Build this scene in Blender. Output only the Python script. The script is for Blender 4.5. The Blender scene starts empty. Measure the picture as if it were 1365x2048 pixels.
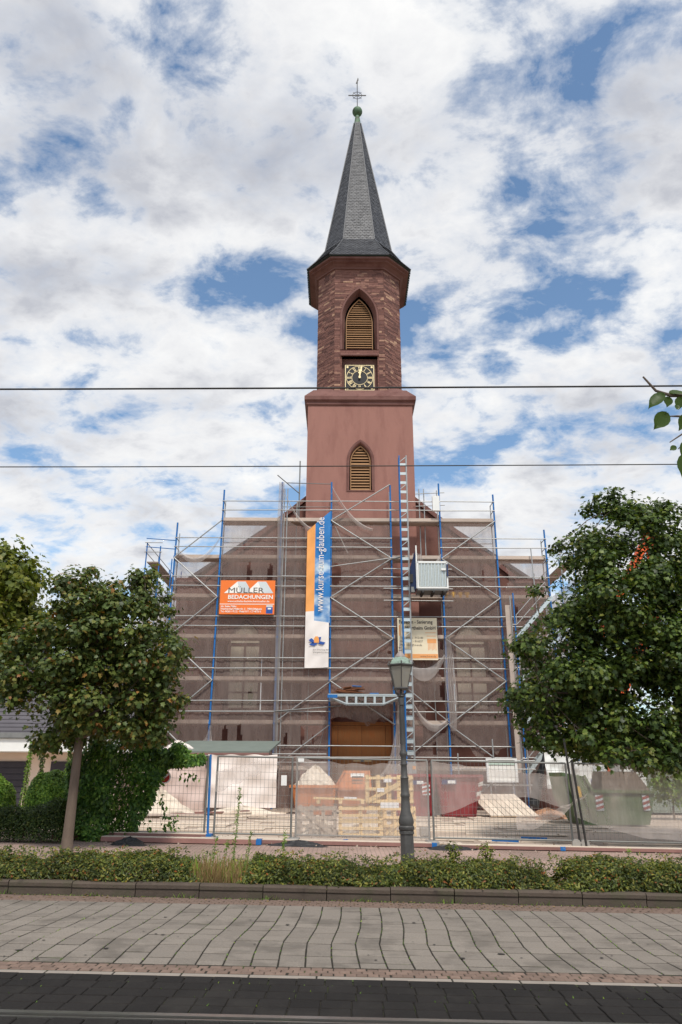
import bpy, bmesh, math, random
import numpy as np
from mathutils import Vector, Matrix
random.seed(7)
RNG = np.random.default_rng(7)
S = bpy.context.scene
C = S.collection
R = math.radians

# ------------------------------------------------------------------ camera, sky, sun, exposure
cd = bpy.data.cameras.new('camera')
cd.sensor_fit = 'VERTICAL'; cd.sensor_height = 36.0; cd.lens = 1450 / 2048 * 36
cd.clip_start = 0.05; cd.clip_end = 3000
cam = bpy.data.objects.new('camera', cd); C.objects.link(cam)
cam.matrix_world = Matrix.Translation((0, 0, 1.65)) @ Matrix.Rotation(R(110), 4, 'X') @ Matrix.Rotation(R(0.25), 4, 'Z')
S.camera = cam

SUN_AZ, SUN_EL = R(166), R(56)      # azimuth measured clockwise from +Y; the sun stands high to the right behind the camera
W = bpy.data.worlds.new('World'); S.world = W; W.use_nodes = True
nt = W.node_tree; nt.nodes.clear()
def wn(t, **k):
    n = nt.nodes.new(t)
    for a, b in k.items(): setattr(n, a, b)
    return n
def wl(a, b): nt.links.new(a, b)
out = wn('ShaderNodeOutputWorld'); bg = wn('ShaderNodeBackground'); bg.inputs[1].default_value = 0.1
sky = wn('ShaderNodeTexSky'); sky.sky_type = 'NISHITA'; sky.sun_disc = False
sky.sun_elevation = SUN_EL; sky.sun_rotation = SUN_AZ; sky.air_density = 1.0; sky.dust_density = 0.6; sky.ozone_density = 2.0
tc = wn('ShaderNodeTexCoord'); sep = wn('ShaderNodeSeparateXYZ'); wl(tc.outputs['Generated'], sep.inputs[0])
def wmath(op, a, b=None, clamp=False):
    n = wn('ShaderNodeMath', operation=op); n.use_clamp = clamp
    for i, v in enumerate((a, b)):
        if v is None: continue
        if isinstance(v, (int, float)): n.inputs[i].default_value = v
        else: wl(v, n.inputs[i])
    return n.outputs[0]
# a cloud deck on a plane overhead
den = wmath('ADD', wmath('MAXIMUM', sep.outputs[2], 0.0), 0.32)
px = wmath('DIVIDE', sep.outputs[0], den); py = wmath('DIVIDE', sep.outputs[1], den)
cmb = wn('ShaderNodeCombineXYZ'); wl(px, cmb.inputs[0]); wl(py, cmb.inputs[1]); cmb.inputs[2].default_value = 0.0
CLOUD_OFF = (7.3, 2.2, 1.4)
mp = wn('ShaderNodeMapping'); mp.inputs['Location'].default_value = CLOUD_OFF; mp.inputs['Rotation'].default_value = (0, 0, R(24)); mp.inputs['Scale'].default_value = (1.35, 1.7, 1.0)
wl(cmb.outputs[0], mp.inputs[0])
def wnoise(scale, detail, rough, dist=0.0, lac=2.0):
    n = wn('ShaderNodeTexNoise'); n.inputs['Scale'].default_value = scale; n.inputs['Detail'].default_value = detail
    n.inputs['Roughness'].default_value = rough; n.inputs['Distortion'].default_value = dist; n.inputs['Lacunarity'].default_value = lac
    wl(mp.outputs[0], n.inputs['Vector']); return n.outputs['Fac']
big = wnoise(1.7, 3, 0.5); mid = wnoise(7.5, 11, 0.60, 0.25); fine = wnoise(3.4, 12, 0.64, 0.2)
dens = wmath('ADD', wmath('MULTIPLY', big, 0.52), wmath('ADD', wmath('MULTIPLY', mid, 0.72), wmath('MULTIPLY', fine, 0.58)))
def wramp(src, stops):
    r = wn('ShaderNodeValToRGB'); cr = r.color_ramp
    while len(cr.elements) < len(stops): cr.elements.new(0.5)
    for e, (p, c) in zip(cr.elements, stops): e.position = p; e.color = (*c, 1) if len(c) == 3 else c
    wl(src, r.inputs[0]); return r.outputs[0]
cov = wramp(dens, [(0.755, (0, 0, 0)), (0.83, (0.36, 0.36, 0.36)), (0.90, (0.80, 0.80, 0.80)), (0.985, (1, 1, 1))])
shade = wramp(wmath('ADD', wmath('MULTIPLY', wnoise(2.6, 8, 0.55, 0.2), 0.6), wmath('MULTIPLY', dens, 0.4)),
              [(0.59, (8.1, 8.1, 8.05)), (0.68, (7.0, 7.05, 7.2)), (0.78, (4.5, 4.65, 5.1))])
skyc = wn('ShaderNodeMix', data_type='RGBA', blend_type='MULTIPLY'); skyc.inputs[0].default_value = 1.0
wl(sky.outputs[0], skyc.inputs[6]); skyc.inputs[7].default_value = (1.45, 1.55, 1.50, 1)
mx = wn('ShaderNodeMix', data_type='RGBA'); wl(cov, mx.inputs[0]); wl(skyc.outputs[2], mx.inputs[6]); wl(shade, mx.inputs[7])
wl(mx.outputs[2], bg.inputs[0]); wl(bg.outputs[0], out.inputs[0])

sd = bpy.data.lights.new('sun', 'SUN'); sd.energy = 2.4; sd.angle = R(7); sd.color = (1.0, 0.95, 0.87)
sun = bpy.data.objects.new('sun', sd); C.objects.link(sun)
sdir = Vector((math.sin(SUN_AZ) * math.cos(SUN_EL), math.cos(SUN_AZ) * math.cos(SUN_EL), math.sin(SUN_EL)))
sun.rotation_euler = sdir.to_track_quat('Z', 'Y').to_euler(); sun.location = (20, -20, 40)
S.view_settings.view_transform = 'Standard'; S.view_settings.look = 'None'; S.view_settings.exposure = 0.3; S.view_settings.gamma = 1.0
S.render.engine = 'CYCLES'
S.cycles.max_bounces = 6; S.cycles.diffuse_bounces = 3; S.cycles.glossy_bounces = 2; S.cycles.transmission_bounces = 4
S.cycles.transparent_max_bounces = 24; S.cycles.use_denoising = True
S.cycles.caustics_reflective = False; S.cycles.caustics_refractive = False

# ------------------------------------------------------------------ helpers
def ss(a, b, t):
    t = min(1, max(0, (t - a) / (b - a))); return t * t * (3 - 2 * t)
def gz(x, y):                                   # the ground: the street falls gently to the right, the forecourt rises to the church
    return -.015 * max(-30, min(30, x)) * (1 - .6 * ss(20, 40, y)) + .08 * ss(13.5, 20, y) + .14 * ss(20, 31, y)

def tag(o, label=None, cat=None, group=None, kind=None):
    if label: o['label'] = label
    if cat: o['category'] = cat
    if group: o['group'] = group
    if kind: o['kind'] = kind
    return o
def empty(name, loc, label=None, cat=None, group=None):
    o = bpy.data.objects.new(name, None); o.location = loc; o.empty_display_size = .2; C.objects.link(o)
    o.matrix_world = Matrix.Translation(loc)
    return tag(o, label, cat, group)
def origin(o):                                  # world offset of an (unrotated) chain of parents
    v = Vector((0, 0, 0))
    while o is not None: v += o.location; o = o.parent
    return v
def link(name, me, parent=None, loc=(0, 0, 0)):
    o = bpy.data.objects.new(name, me); C.objects.link(o)
    o.location = loc
    if parent is not None: o.parent = parent
    return o

class MB:                                       # collects shapes in world coordinates
    def __init__(s): s.v = []; s.f = []
    def add(s, vs, fs):
        n = len(s.v); s.v += [tuple(p) for p in vs]; s.f += [tuple(i + n for i in f) for f in fs]; return s
    def box(s, x0, y0, z0, x1, y1, z1):
        return s.add([(x0, y0, z0), (x1, y0, z0), (x1, y1, z0), (x0, y1, z0), (x0, y0, z1), (x1, y0, z1), (x1, y1, z1), (x0, y1, z1)],
                     [(0, 3, 2, 1), (4, 5, 6, 7), (0, 1, 5, 4), (1, 2, 6, 5), (2, 3, 7, 6), (3, 0, 4, 7)])
    def hexa(s, p8):
        return s.add(p8, [(0, 3, 2, 1), (4, 5, 6, 7), (0, 1, 5, 4), (1, 2, 6, 5), (2, 3, 7, 6), (3, 0, 4, 7)])
    def bar(s, p0, p1, w, h, up=(0, 0, 1)):     # rectangular bar between two points
        p0, p1 = Vector(p0), Vector(p1); d = (p1 - p0).normalized(); u = Vector(up)
        if abs(d.dot(u)) > .98: u = Vector((0, 1, 0))
        a = d.cross(u).normalized() * (w / 2); b = a.cross(d).normalized() * (h / 2)
        return s.hexa([p0 - a - b, p0 + a - b, p1 + a - b, p1 - a - b, p0 - a + b, p0 + a + b, p1 + a + b, p1 - a + b])
    def tube(s, pts, r, n=8, cap=True):
        pts = [Vector(p) for p in pts]; rs = r if isinstance(r, (list, tuple)) else [r] * len(pts)
        base = len(s.v)
        for i, p in enumerate(pts):
            d = (pts[min(i + 1, len(pts) - 1)] - pts[max(i - 1, 0)]).normalized()
            u = Vector((0, 0, 1)) if abs(d.z) < .9 else Vector((1, 0, 0))
            a = d.cross(u).normalized(); b = a.cross(d)
            for k in range(n):
                t = 2 * math.pi * k / n; s.v.append(tuple(p + (a * math.cos(t) + b * math.sin(t)) * rs[i]))
        for i in range(len(pts) - 1):
            for k in range(n):
                a0 = base + i * n + k; a1 = base + i * n + (k + 1) % n
                s.f.append((a0, a1, a1 + n, a0 + n))
        if cap:
            s.f.append(tuple(base + k for k in reversed(range(n)))); s.f.append(tuple(base + (len(pts) - 1) * n + k for k in range(n)))
        return s
    def lathe(s, prof, cx, cy, n=16, lean=0.0, rot=0.0):
        base = len(s.v)
        for r, z in prof:
            for k in range(n):
                t = 2 * math.pi * k / n + rot; s.v.append((cx + r * math.cos(t) + lean * z, cy + r * math.sin(t), z))
        for i in range(len(prof) - 1):
            for k in range(n):
                a = base + i * n + k; b = base + i * n + (k + 1) % n
                s.f.append((a, b, b + n, a + n))
        s.f.append(tuple(base + k for k in reversed(range(n)))); s.f.append(tuple(base + (len(prof) - 1) * n + k for k in range(n)))
        return s
    def prism(s, poly, y0, y1):                 # polygon in (x, z) pulled from y0 to y1
        n = len(poly)
        return s.add([(x, y0, z) for x, z in poly] + [(x, y1, z) for x, z in poly],
                     [tuple(range(n)), tuple(reversed(range(n, 2 * n)))] + [(i, i + n, (i + 1) % n + n, (i + 1) % n) for i in range(n)])
    def ring_prism(s, polys):                   # stack of equal-length loops of 3-D points
        base = len(s.v); n = len(polys[0])
        for p in polys: s.v += [tuple(q) for q in p]
        for i in range(len(polys) - 1):
            for k in range(n):
                a = base + i * n + k; b = base + i * n + (k + 1) % n
                s.f.append((a, b, b + n, a + n))
        s.f.append(tuple(base + k for k in reversed(range(n)))); s.f.append(tuple(base + (len(polys) - 1) * n + k for k in range(n)))
        return s
    def build(s, name, mat, parent=None, smooth=False, recalc=True, bevel=0.0):
        og = origin(parent) if parent is not None else Vector((0, 0, 0))
        if parent is None:
            a = np.array(s.v); lo, hi = a.min(0), a.max(0); og = Vector(((lo[0] + hi[0]) / 2, (lo[1] + hi[1]) / 2, lo[2]))
        me = bpy.data.meshes.new(name)
        me.from_pydata([(p[0] - og[0], p[1] - og[1], p[2] - og[2]) for p in s.v], [], s.f)
        if recalc or bevel:
            bm = bmesh.new(); bm.from_mesh(me)
            if bevel: bmesh.ops.bevel(bm, geom=[e for e in bm.edges], offset=bevel, segments=1, affect='EDGES')
            bmesh.ops.recalc_face_normals(bm, faces=bm.faces)
            bm.to_mesh(me); bm.free()
        for m in (mat if isinstance(mat, (list, tuple)) else [mat]): me.materials.append(m)
        if smooth:
            me.polygons.foreach_set('use_smooth', [True] * len(me.polygons)); me.set_sharp_from_angle(angle=R(40))
        return link(name, me, parent, (0, 0, 0) if parent is not None else og)

_unit = {}
def unit_tube(mat):
    k = ('t', mat.name)
    if k not in _unit:
        m = MB().tube([(0, 0, 0), (0, 0, 1)], 1.0, 8); me = bpy.data.meshes.new('round_tube')
        me.from_pydata(m.v, [], m.f); me.materials.append(mat)
        me.polygons.foreach_set('use_smooth', [len(p.vertices) == 4 for p in me.polygons]); _unit[k] = me
    return _unit[k]
def pipe(name, p0, p1, r, mat, parent):         # a straight tube that shares its mesh with all tubes of its material
    p0, p1 = Vector(p0), Vector(p1); d = p1 - p0
    o = link(name, unit_tube(mat), parent)
    o.location = p0 - (origin(parent) if parent is not None else Vector((0, 0, 0)))
    o.rotation_euler = d.to_track_quat('Z', 'Y').to_euler(); o.scale = (r, r, d.length)
    return o
def unit_box(mat):
    k = ('b', mat.name)
    if k not in _unit:
        m = MB().box(-.5, -.5, -.5, .5, .5, .5); me = bpy.data.meshes.new('board')
        me.from_pydata(m.v, [], m.f); me.materials.append(mat); _unit[k] = me
    return _unit[k]
def block(name, c, size, mat, parent=None, rot=(0, 0, 0)):
    o = link(name, unit_box(mat), parent)
    o.location = Vector(c) - (origin(parent) if parent is not None else Vector((0, 0, 0)))
    o.scale = size; o.rotation_euler = rot
    return o
def beam(name, p0, p1, w, h, mat, parent):      # straight board between two points, w sideways, h upright
    p0, p1 = Vector(p0), Vector(p1); d = p1 - p0
    o = link(name, unit_box(mat), parent); q = d.to_track_quat('X', 'Z')
    o.location = (p0 + p1) / 2 - (origin(parent) if parent is not None else Vector((0, 0, 0)))
    o.rotation_euler = q.to_euler(); o.scale = (d.length, w, h)
    return o

def fill(outer, holes, y):                      # flat wall in the plane Y = y with holes, as (verts, faces)
    bm = bmesh.new()
    for loop in [outer] + holes:
        vs = [bm.verts.new((x, y, z)) for x, z in loop]
        for i in range(len(vs)): bm.edges.new((vs[i], vs[(i + 1) % len(vs)]))
    bmesh.ops.triangle_fill(bm, edges=bm.edges[:], use_beauty=True, use_dissolve=False, normal=(0, -1, 0))
    bm.verts.index_update()
    r = [tuple(v.co) for v in bm.verts], [tuple(v.index for v in f.verts) for f in bm.faces]
    bm.free(); return r
def reveal(mb, loop, y0, y1, dx=0.0, c=None):   # the sides of an opening, narrowing by dx inwards
    n = len(loop); cx = sum(p[0] for p in loop) / n; cz = sum(p[1] for p in loop) / n
    if c: cx, cz = c
    def sh(p):
        d = Vector((p[0] - cx, p[1] - cz)); l = d.length or 1; return (p[0] - d.x / l * dx, y1, p[1] - d.y / l * dx)
    mb.add([(x, y0, z) for x, z in loop] + [sh(p) for p in loop], [(i, (i + 1) % n, (i + 1) % n + n, i + n) for i in range(n)])
def lancet(cx, w, z0, zs, zt, n=9):             # pointed arch outline: half width w, sill z0, spring zs, apex zt
    h = zt - zs; r = (h * h + w * w) / (2 * w); pts = [(cx - w, z0), (cx + w, z0)]
    a1 = math.atan2(h, r - w)
    for i in range(n): a = a1 * i / n; pts.append((cx + w - r + r * math.cos(a), zs + r * math.sin(a)))
    pts.append((cx, zt))
    for i in reversed(range(n)): a = a1 * i / n; pts.append((cx - w + r - r * math.cos(a), zs + r * math.sin(a)))
    return pts

def text(name, s, size, loc, mat, parent, align='LEFT', rot=(R(90), 0, 0), sx=1.0, bold=0.0, shear=0.0):
    cu = bpy.data.curves.new(name, 'FONT'); cu.body = s; cu.size = size; cu.align_x = align; cu.resolution_u = 2; cu.offset = bold; cu.shear = shear
    t = bpy.data.objects.new(name, cu); C.objects.link(t)
    me = bpy.data.meshes.new_from_object(t.evaluated_get(bpy.context.evaluated_depsgraph_get()))
    bpy.data.objects.remove(t); bpy.data.curves.remove(cu)
    me.materials.clear(); me.materials.append(mat)
    o = link(name, me, parent); o.location = Vector(loc) - (origin(parent) if parent is not None else Vector((0, 0, 0)))
    o.rotation_euler = rot; o.scale = (sx, 1, 1)
    return o

# ------------------------------------------------------------------ materials
def lin(r, g, b):
    f = lambda c: (c / 255 / 12.92) if c / 255 <= .04045 else ((c / 255 + .055) / 1.055) ** 2.4
    return (f(r), f(g), f(b))
def M(name, col, rough=.75, metal=0.0, var=.14, scale=4.0, bump=0.0, bscale=None, rnd=0.0, col2=None, c2scale=None, c2at=(.5, .62), trans=0.0, stretch=(1, 1, 1), spec=.35):
    m = bpy.data.materials.new(name); m.use_nodes = True; t = m.node_tree; N = t.nodes; L = t.links
    p = N['Principled BSDF']; p.inputs['Roughness'].default_value = rough; p.inputs['Metallic'].default_value = metal
    p.inputs['Specular IOR Level'].default_value = spec
    g = N.new('ShaderNodeNewGeometry'); mpn = N.new('ShaderNodeMapping'); mpn.inputs['Scale'].default_value = stretch; L.new(g.outputs['Position'], mpn.inputs[0])
    def noise(sc, det=6, ro=.6):
        n = N.new('ShaderNodeTexNoise'); n.inputs['Scale'].default_value = sc; n.inputs['Detail'].default_value = det; n.inputs['Roughness'].default_value = ro
        L.new(mpn.outputs[0], n.inputs['Vector']); return n.outputs['Fac']
    def mixc(f, a, b):
        x = N.new('ShaderNodeMix'); x.data_type = 'RGBA'
        for i, v in ((0, f), (6, a), (7, b)):
            if isinstance(v, (int, float)): x.inputs[i].default_value = v
            elif isinstance(v, tuple): x.inputs[i].default_value = (*v, 1)
            else: L.new(v, x.inputs[i])
        return x.outputs[2]
    n1 = noise(scale)
    c = mixc(n1, tuple(max(0, v * (1 - 2 * var)) for v in col), tuple(min(1, v * (1 + 2 * var)) for v in col))
    if col2:
        r = N.new('ShaderNodeValToRGB'); r.color_ramp.elements[0].position = c2at[0]; r.color_ramp.elements[1].position = c2at[1]
        L.new(noise(c2scale or scale * .4, 8, .65), r.inputs[0]); c = mixc(r.outputs[0], c, col2)
    if rnd:
        oi = N.new('ShaderNodeObjectInfo'); mr = N.new('ShaderNodeMapRange'); L.new(oi.outputs['Random'], mr.inputs[0])
        mr.inputs[3].default_value = 1 - rnd; mr.inputs[4].default_value = 1 + rnd
        x = N.new('ShaderNodeVectorMath'); x.operation = 'SCALE'; L.new(c, x.inputs[0]); L.new(mr.outputs[0], x.inputs['Scale']); c = x.outputs[0]
    L.new(c, p.inputs['Base Color'])
    if bump:
        b = N.new('ShaderNodeBump'); b.inputs['Strength'].default_value = bump; b.inputs['Distance'].default_value = .02
        L.new(noise(bscale or scale * 6, 8, .7), b.inputs['Height']); L.new(b.outputs[0], p.inputs['Normal'])
    return m
def Mleaf(name, cols, trans=.3, rough=.45):     # leaves: each leaf its own shade between the given colours
    m = bpy.data.materials.new(name); m.use_nodes = True; t = m.node_tree; N = t.nodes; L = t.links
    p = N['Principled BSDF']; p.inputs['Roughness'].default_value = rough; p.inputs['Specular IOR Level'].default_value = .3
    g = N.new('ShaderNodeNewGeometry'); r = N.new('ShaderNodeValToRGB'); e = r.color_ramp.elements
    while len(e) < len(cols): e.new(.5)
    for i, (pos, c) in enumerate(cols): e[i].position = pos; e[i].color = (*c, 1)
    L.new(g.outputs['Random Per Island'], r.inputs[0])
    n = N.new('ShaderNodeTexNoise'); n.inputs['Scale'].default_value = 1.6; n.inputs['Detail'].default_value = 3; L.new(g.outputs['Position'], n.inputs['Vector'])
    mr = N.new('ShaderNodeMapRange'); mr.inputs[1].default_value = .3; mr.inputs[2].default_value = .7; mr.inputs[3].default_value = .7; mr.inputs[4].default_value = 1.3; L.new(n.outputs['Fac'], mr.inputs[0])
    v = N.new('ShaderNodeVectorMath'); v.operation = 'SCALE'; L.new(r.outputs[0], v.inputs[0]); L.new(mr.outputs[0], v.inputs['Scale'])
    L.new(v.outputs[0], p.inputs['Base Color'])
    tr = N.new('ShaderNodeBsdfTranslucent'); v2 = N.new('ShaderNodeVectorMath'); v2.operation = 'MULTIPLY'; v2.inputs[1].default_value = (1.25, 1.3, .6); L.new(v.outputs[0], v2.inputs[0]); L.new(v2.outputs[0], tr.inputs[0])
    ms = N.new('ShaderNodeMixShader'); ms.inputs[0].default_value = trans; L.new(p.outputs[0], ms.inputs[1]); L.new(tr.outputs[0], ms.inputs[2])
    L.new(ms.outputs[0], N['Material Output'].inputs[0])
    return m
def Mnet(name, col, alpha, weave=60., var=.12, trans=.35):   # thin woven netting or sheeting one can see through
    m = bpy.data.materials.new(name); m.use_nodes = True; t = m.node_tree; N = t.nodes; L = t.links
    p = N['Principled BSDF']; p.inputs['Roughness'].default_value = .8; p.inputs['Specular IOR Level'].default_value = .2
    g = N.new('ShaderNodeNewGeometry'); mpn = N.new('ShaderNodeMapping'); mpn.inputs['Scale'].default_value = (2.2, 1, .5); L.new(g.outputs['Position'], mpn.inputs[0])
    n = N.new('ShaderNodeTexNoise'); n.inputs['Scale'].default_value = 1.3; n.inputs['Detail'].default_value = 7; n.inputs['Roughness'].default_value = .65; L.new(mpn.outputs[0], n.inputs['Vector'])
    mr = N.new('ShaderNodeMapRange'); mr.inputs[1].default_value = .3; mr.inputs[2].default_value = .7; mr.inputs[3].default_value = alpha - var; mr.inputs[4].default_value = alpha + var; L.new(n.outputs['Fac'], mr.inputs[0])
    p.inputs['Base Color'].default_value = (*col, 1)
    tl = N.new('ShaderNodeBsdfTranslucent'); tl.inputs[0].default_value = (*col, 1)
    a = N.new('ShaderNodeMixShader'); a.inputs[0].default_value = trans; L.new(p.outputs[0], a.inputs[1]); L.new(tl.outputs[0], a.inputs[2])
    tp = N.new('ShaderNodeBsdfTransparent')
    b = N.new('ShaderNodeMixShader'); L.new(mr.outputs[0], b.inputs[0]); L.new(tp.outputs[0], b.inputs[1]); L.new(a.outputs[0], b.inputs[2])
    L.new(b.outputs[0], N['Material Output'].inputs[0])
    return m

m_plaster = M('red_plaster', lin(156, 112, 101), .9, var=.07, scale=1.2, bump=.35, bscale=25, col2=lin(147, 104, 94), c2scale=.9, stretch=(2.2, 2.2, .5))
m_trim = M('red_sandstone', lin(119, 84, 77), .85, var=.14, scale=1.6, bump=.3, bscale=12, col2=lin(104, 68, 62), c2scale=.9)
m_facade = M('nave_sandstone', lin(118, 82, 73), .9, var=.12, scale=1.0, bump=.3, bscale=10, col2=lin(100, 67, 60), c2scale=.6)
m_slate = M('roof_slate', lin(74, 75, 80), .55, var=.16, scale=3, bump=.1, spec=.5)
m_slate.node_tree.nodes  # slates get their own shades below
m_copper = M('green_copper', lin(84, 112, 84), .6, var=.2, scale=5, col2=lin(66, 72, 52), c2scale=3)
m_copper_dark = M('dark_copper_edge', lin(46, 58, 52), .6, var=.15)
m_gold = M('gilded_metal', lin(244, 222, 172), .45, metal=.25, var=.06, spec=.6)
m_black = M('black_enamel', lin(28, 27, 30), .5, var=.1)
m_louvre = M('louvre_timber', lin(158, 120, 84), .7, var=.12, scale=3, stretch=(1, 1, 6), rnd=.1)
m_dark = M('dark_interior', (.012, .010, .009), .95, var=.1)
m_iron = M('dark_iron', lin(58, 56, 54), .55, metal=.3, var=.15, bump=.1)
m_pane = M('pale_boarded_pane', lin(232, 222, 198), .6, var=.05, scale=2, rnd=.04)
m_plywood = M('door_plywood', lin(150, 98, 54), .65, var=.12, scale=2.5, stretch=(6, 1, .7), rnd=.06, col2=lin(156, 92, 44), c2scale=3)
m_blue = M('blue_painted_tube', lin(34, 108, 176), .5, var=.14, scale=6, col2=lin(120, 140, 150), c2scale=9, c2at=(.62, .72))
m_galv = M('galvanised_tube', lin(174, 174, 172), .45, metal=.55, var=.12, scale=5)
m_galv_dark = M('dull_galvanised_tube', lin(132, 132, 130), .5, metal=.45, var=.15, scale=5)
m_deck = M('dusty_deck_board', lin(186, 170, 158), .85, var=.14, scale=3, rnd=.1, stretch=(.5, 1, 1))
m_toe = M('dusty_toe_board', lin(196, 178, 164), .85, var=.12, scale=3, rnd=.12, stretch=(.4, 1, 1))
m_alu = M('bare_aluminium', lin(196, 204, 204), .4, metal=.5, var=.08, scale=6)
m_net = Mnet('debris_netting', lin(162, 144, 136), .52, var=.12)
m_netpale = Mnet('pale_debris_netting', lin(226, 218, 212), .5, var=.1)
m_wood = M('raw_softwood', lin(222, 192, 142), .75, var=.12, scale=4, rnd=.12, stretch=(.5, .5, 3))
m_greywood = M('grey_weathered_wood', lin(166, 152, 138), .85, var=.15, scale=4, rnd=.12)
m_concrete = M('grey_concrete', lin(150, 146, 140), .9, var=.15, scale=8, bump=.2)
m_white = M('white_paint', lin(232, 232, 228), .5, var=.04)
m_bark = M('grey_bark', lin(112, 98, 86), .9, var=.25, scale=7, bump=.8, bscale=26, stretch=(1, 1, .25))
# ------------------------------------------------------------------ ground and street
def sheet(name, x0, x1, y0, y1, dz, mat, nx=24, ny=12, kind='structure'):
    vs, fs = [], []
    for j in range(ny + 1):
        for i in range(nx + 1):
            x = x0 + (x1 - x0) * i / nx; y = y0 + (y1 - y0) * j / ny; vs.append((x, y, gz(x, y) + dz))
    for j in range(ny):
        for i in range(nx):
            a = j * (nx + 1) + i; fs.append((a, a + 1, a + nx + 2, a + nx + 1))
    o = MB().add(vs, fs).build(name, mat, recalc=False); o['kind'] = kind; return o
m_earth = M('dry_earth', lin(128, 116, 98), .95, var=.2, scale=1.5, bump=.4, col2=lin(92, 98, 60), c2scale=.25)
m_joint = M('joint_sand', lin(44, 40, 32), .95, var=.3, scale=12, bump=.3, col2=lin(70, 84, 40), c2scale=3, c2at=(.55, .65))
m_slab = M('pale_concrete_slab', lin(133, 124, 114), .9, var=.24, scale=70, bump=.6, bscale=60, rnd=.11, col2=lin(114, 106, 97), c2scale=1.6)
m_darkslab = M('dark_basalt_slab', lin(38, 35, 33), .9, var=.25, scale=40, bump=.4, bscale=50, rnd=.15, col2=lin(46, 43, 40), c2scale=1.5, spec=.2)
m_sett = M('reddish_sett', lin(122, 102, 90), .85, var=.2, scale=9, bump=.4, rnd=.16)
m_kerb = M('brown_concrete_kerb', lin(86, 75, 66), .9, var=.2, scale=4, bump=.5, bscale=30, rnd=.07, col2=lin(80, 74, 60), c2scale=2.2)
m_strip = M('pale_edge_stone', lin(146, 136, 126), .9, var=.1, scale=5, rnd=.05)
m_rail = M('worn_steel_rail', lin(172, 168, 162), .28, metal=.9, var=.1, scale=8)
m_railside = M('rusty_rail_side', lin(72, 50, 44), .8, metal=.3, var=.2)
m_dust = M('dusty_forecourt', lin(182, 164, 148), .95, var=.1, scale=1.0, bump=.3, bscale=14, col2=lin(168, 150, 134), c2scale=.7)
def Mbrick(name, c1, c2, mortar, scale, bw, rh, off=.5):
    m = bpy.data.materials.new(name); m.use_nodes = True; N = m.node_tree.nodes; L = m.node_tree.links; p = N['Principled BSDF']; p.inputs['Roughness'].default_value = .9
    g = N.new('ShaderNodeNewGeometry'); b = N.new('ShaderNodeTexBrick'); L.new(g.outputs['Position'], b.inputs['Vector'])
    b.inputs['Color1'].default_value = (*c1, 1); b.inputs['Color2'].default_value = (*c2, 1); b.inputs['Mortar'].default_value = (*mortar, 1)
    b.inputs['Scale'].default_value = scale; b.inputs['Brick Width'].default_value = bw; b.inputs['Row Height'].default_value = rh; b.inputs['Mortar Size'].default_value = .012; b.offset = off
    n = N.new('ShaderNodeTexNoise'); n.inputs['Scale'].default_value = .8; n.inputs['Detail'].default_value = 8; L.new(g.outputs['Position'], n.inputs['Vector'])
    mr = N.new('ShaderNodeMapRange'); mr.inputs[1].default_value = .3; mr.inputs[2].default_value = .7; mr.inputs[3].default_value = .75; mr.inputs[4].default_value = 1.25; L.new(n.outputs['Fac'], mr.inputs[0])
    v = N.new('ShaderNodeVectorMath'); v.operation = 'SCALE'; L.new(b.outputs[0], v.inputs[0]); L.new(mr.outputs[0], v.inputs['Scale']); L.new(v.outputs[0], p.inputs['Base Color'])
    return m
m_pave = Mbrick('reddish_brick_paving', lin(176, 146, 134), lin(158, 134, 122), lin(120, 106, 94), 1.0, .2, .1)

sheet('ground', -400, 400, -60, 700, -.12, m_earth, 60, 80)
road = sheet('road', -40, 40, 7.2, 11.45, -.0035, m_joint, 60, 6)
track = sheet('tram_track_bed', -40, 40, 2.0, 7.2, -.012, m_joint, 60, 6)
sheet('near_pavement', -40, 40, -12, 2.0, -.004, m_slab, 40, 8)
sheet('planting_bed', -40, 40, 11.6, 12.75, .10, m_earth, 60, 3)
sheet('pavement', -40, 40, 12.75, 19.0, .012, m_pave, 60, 8)
sheet('forecourt', -30, 40, 19.0, 60, .006, m_dust, 60, 20)
TILT = math.atan(.015)
def shaped_slab(w, d, h, shear0=0., shear1=0., b=.006):     # slab with a worn edge; its two long sides may lean sideways
    def loop(ins, z): return [(-w / 2 + ins + shear0, -d / 2 + ins, z), (w / 2 - ins + shear0, -d / 2 + ins, z), (w / 2 - ins + shear1, d / 2 - ins, z), (-w / 2 + ins + shear1, d / 2 - ins, z)]
    return MB().ring_prism([loop(0, -h), loop(0, -b), loop(b, 0)])
def mesh_of(mb, name, mat):
    me = bpy.data.meshes.new(name); me.from_pydata(mb.v, [], mb.f); me.materials.append(mat); return me
def place(name, me, parent, x, y, dz, rz=0., rx=0., ry=0.):
    o = link(name, me, parent); o.location = Vector((x, y, gz(x, y) + dz)) - origin(parent); o.rotation_euler = (rx, TILT + ry, rz); return o
def rest(name, items, parent, mat):                          # pieces out of view or past the limit, as one mesh
    vs, fs = [], []; m = MB()
    for me_v, me_f, x, y, dz in items:
        m.add([(px + x, py + y, pz + gz(x, y) + dz - .015 * px) for px, py, pz in me_v], me_f)
    o = m.build(name, mat, parent, recalc=False); o['kind'] = 'stuff'; return o
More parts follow.
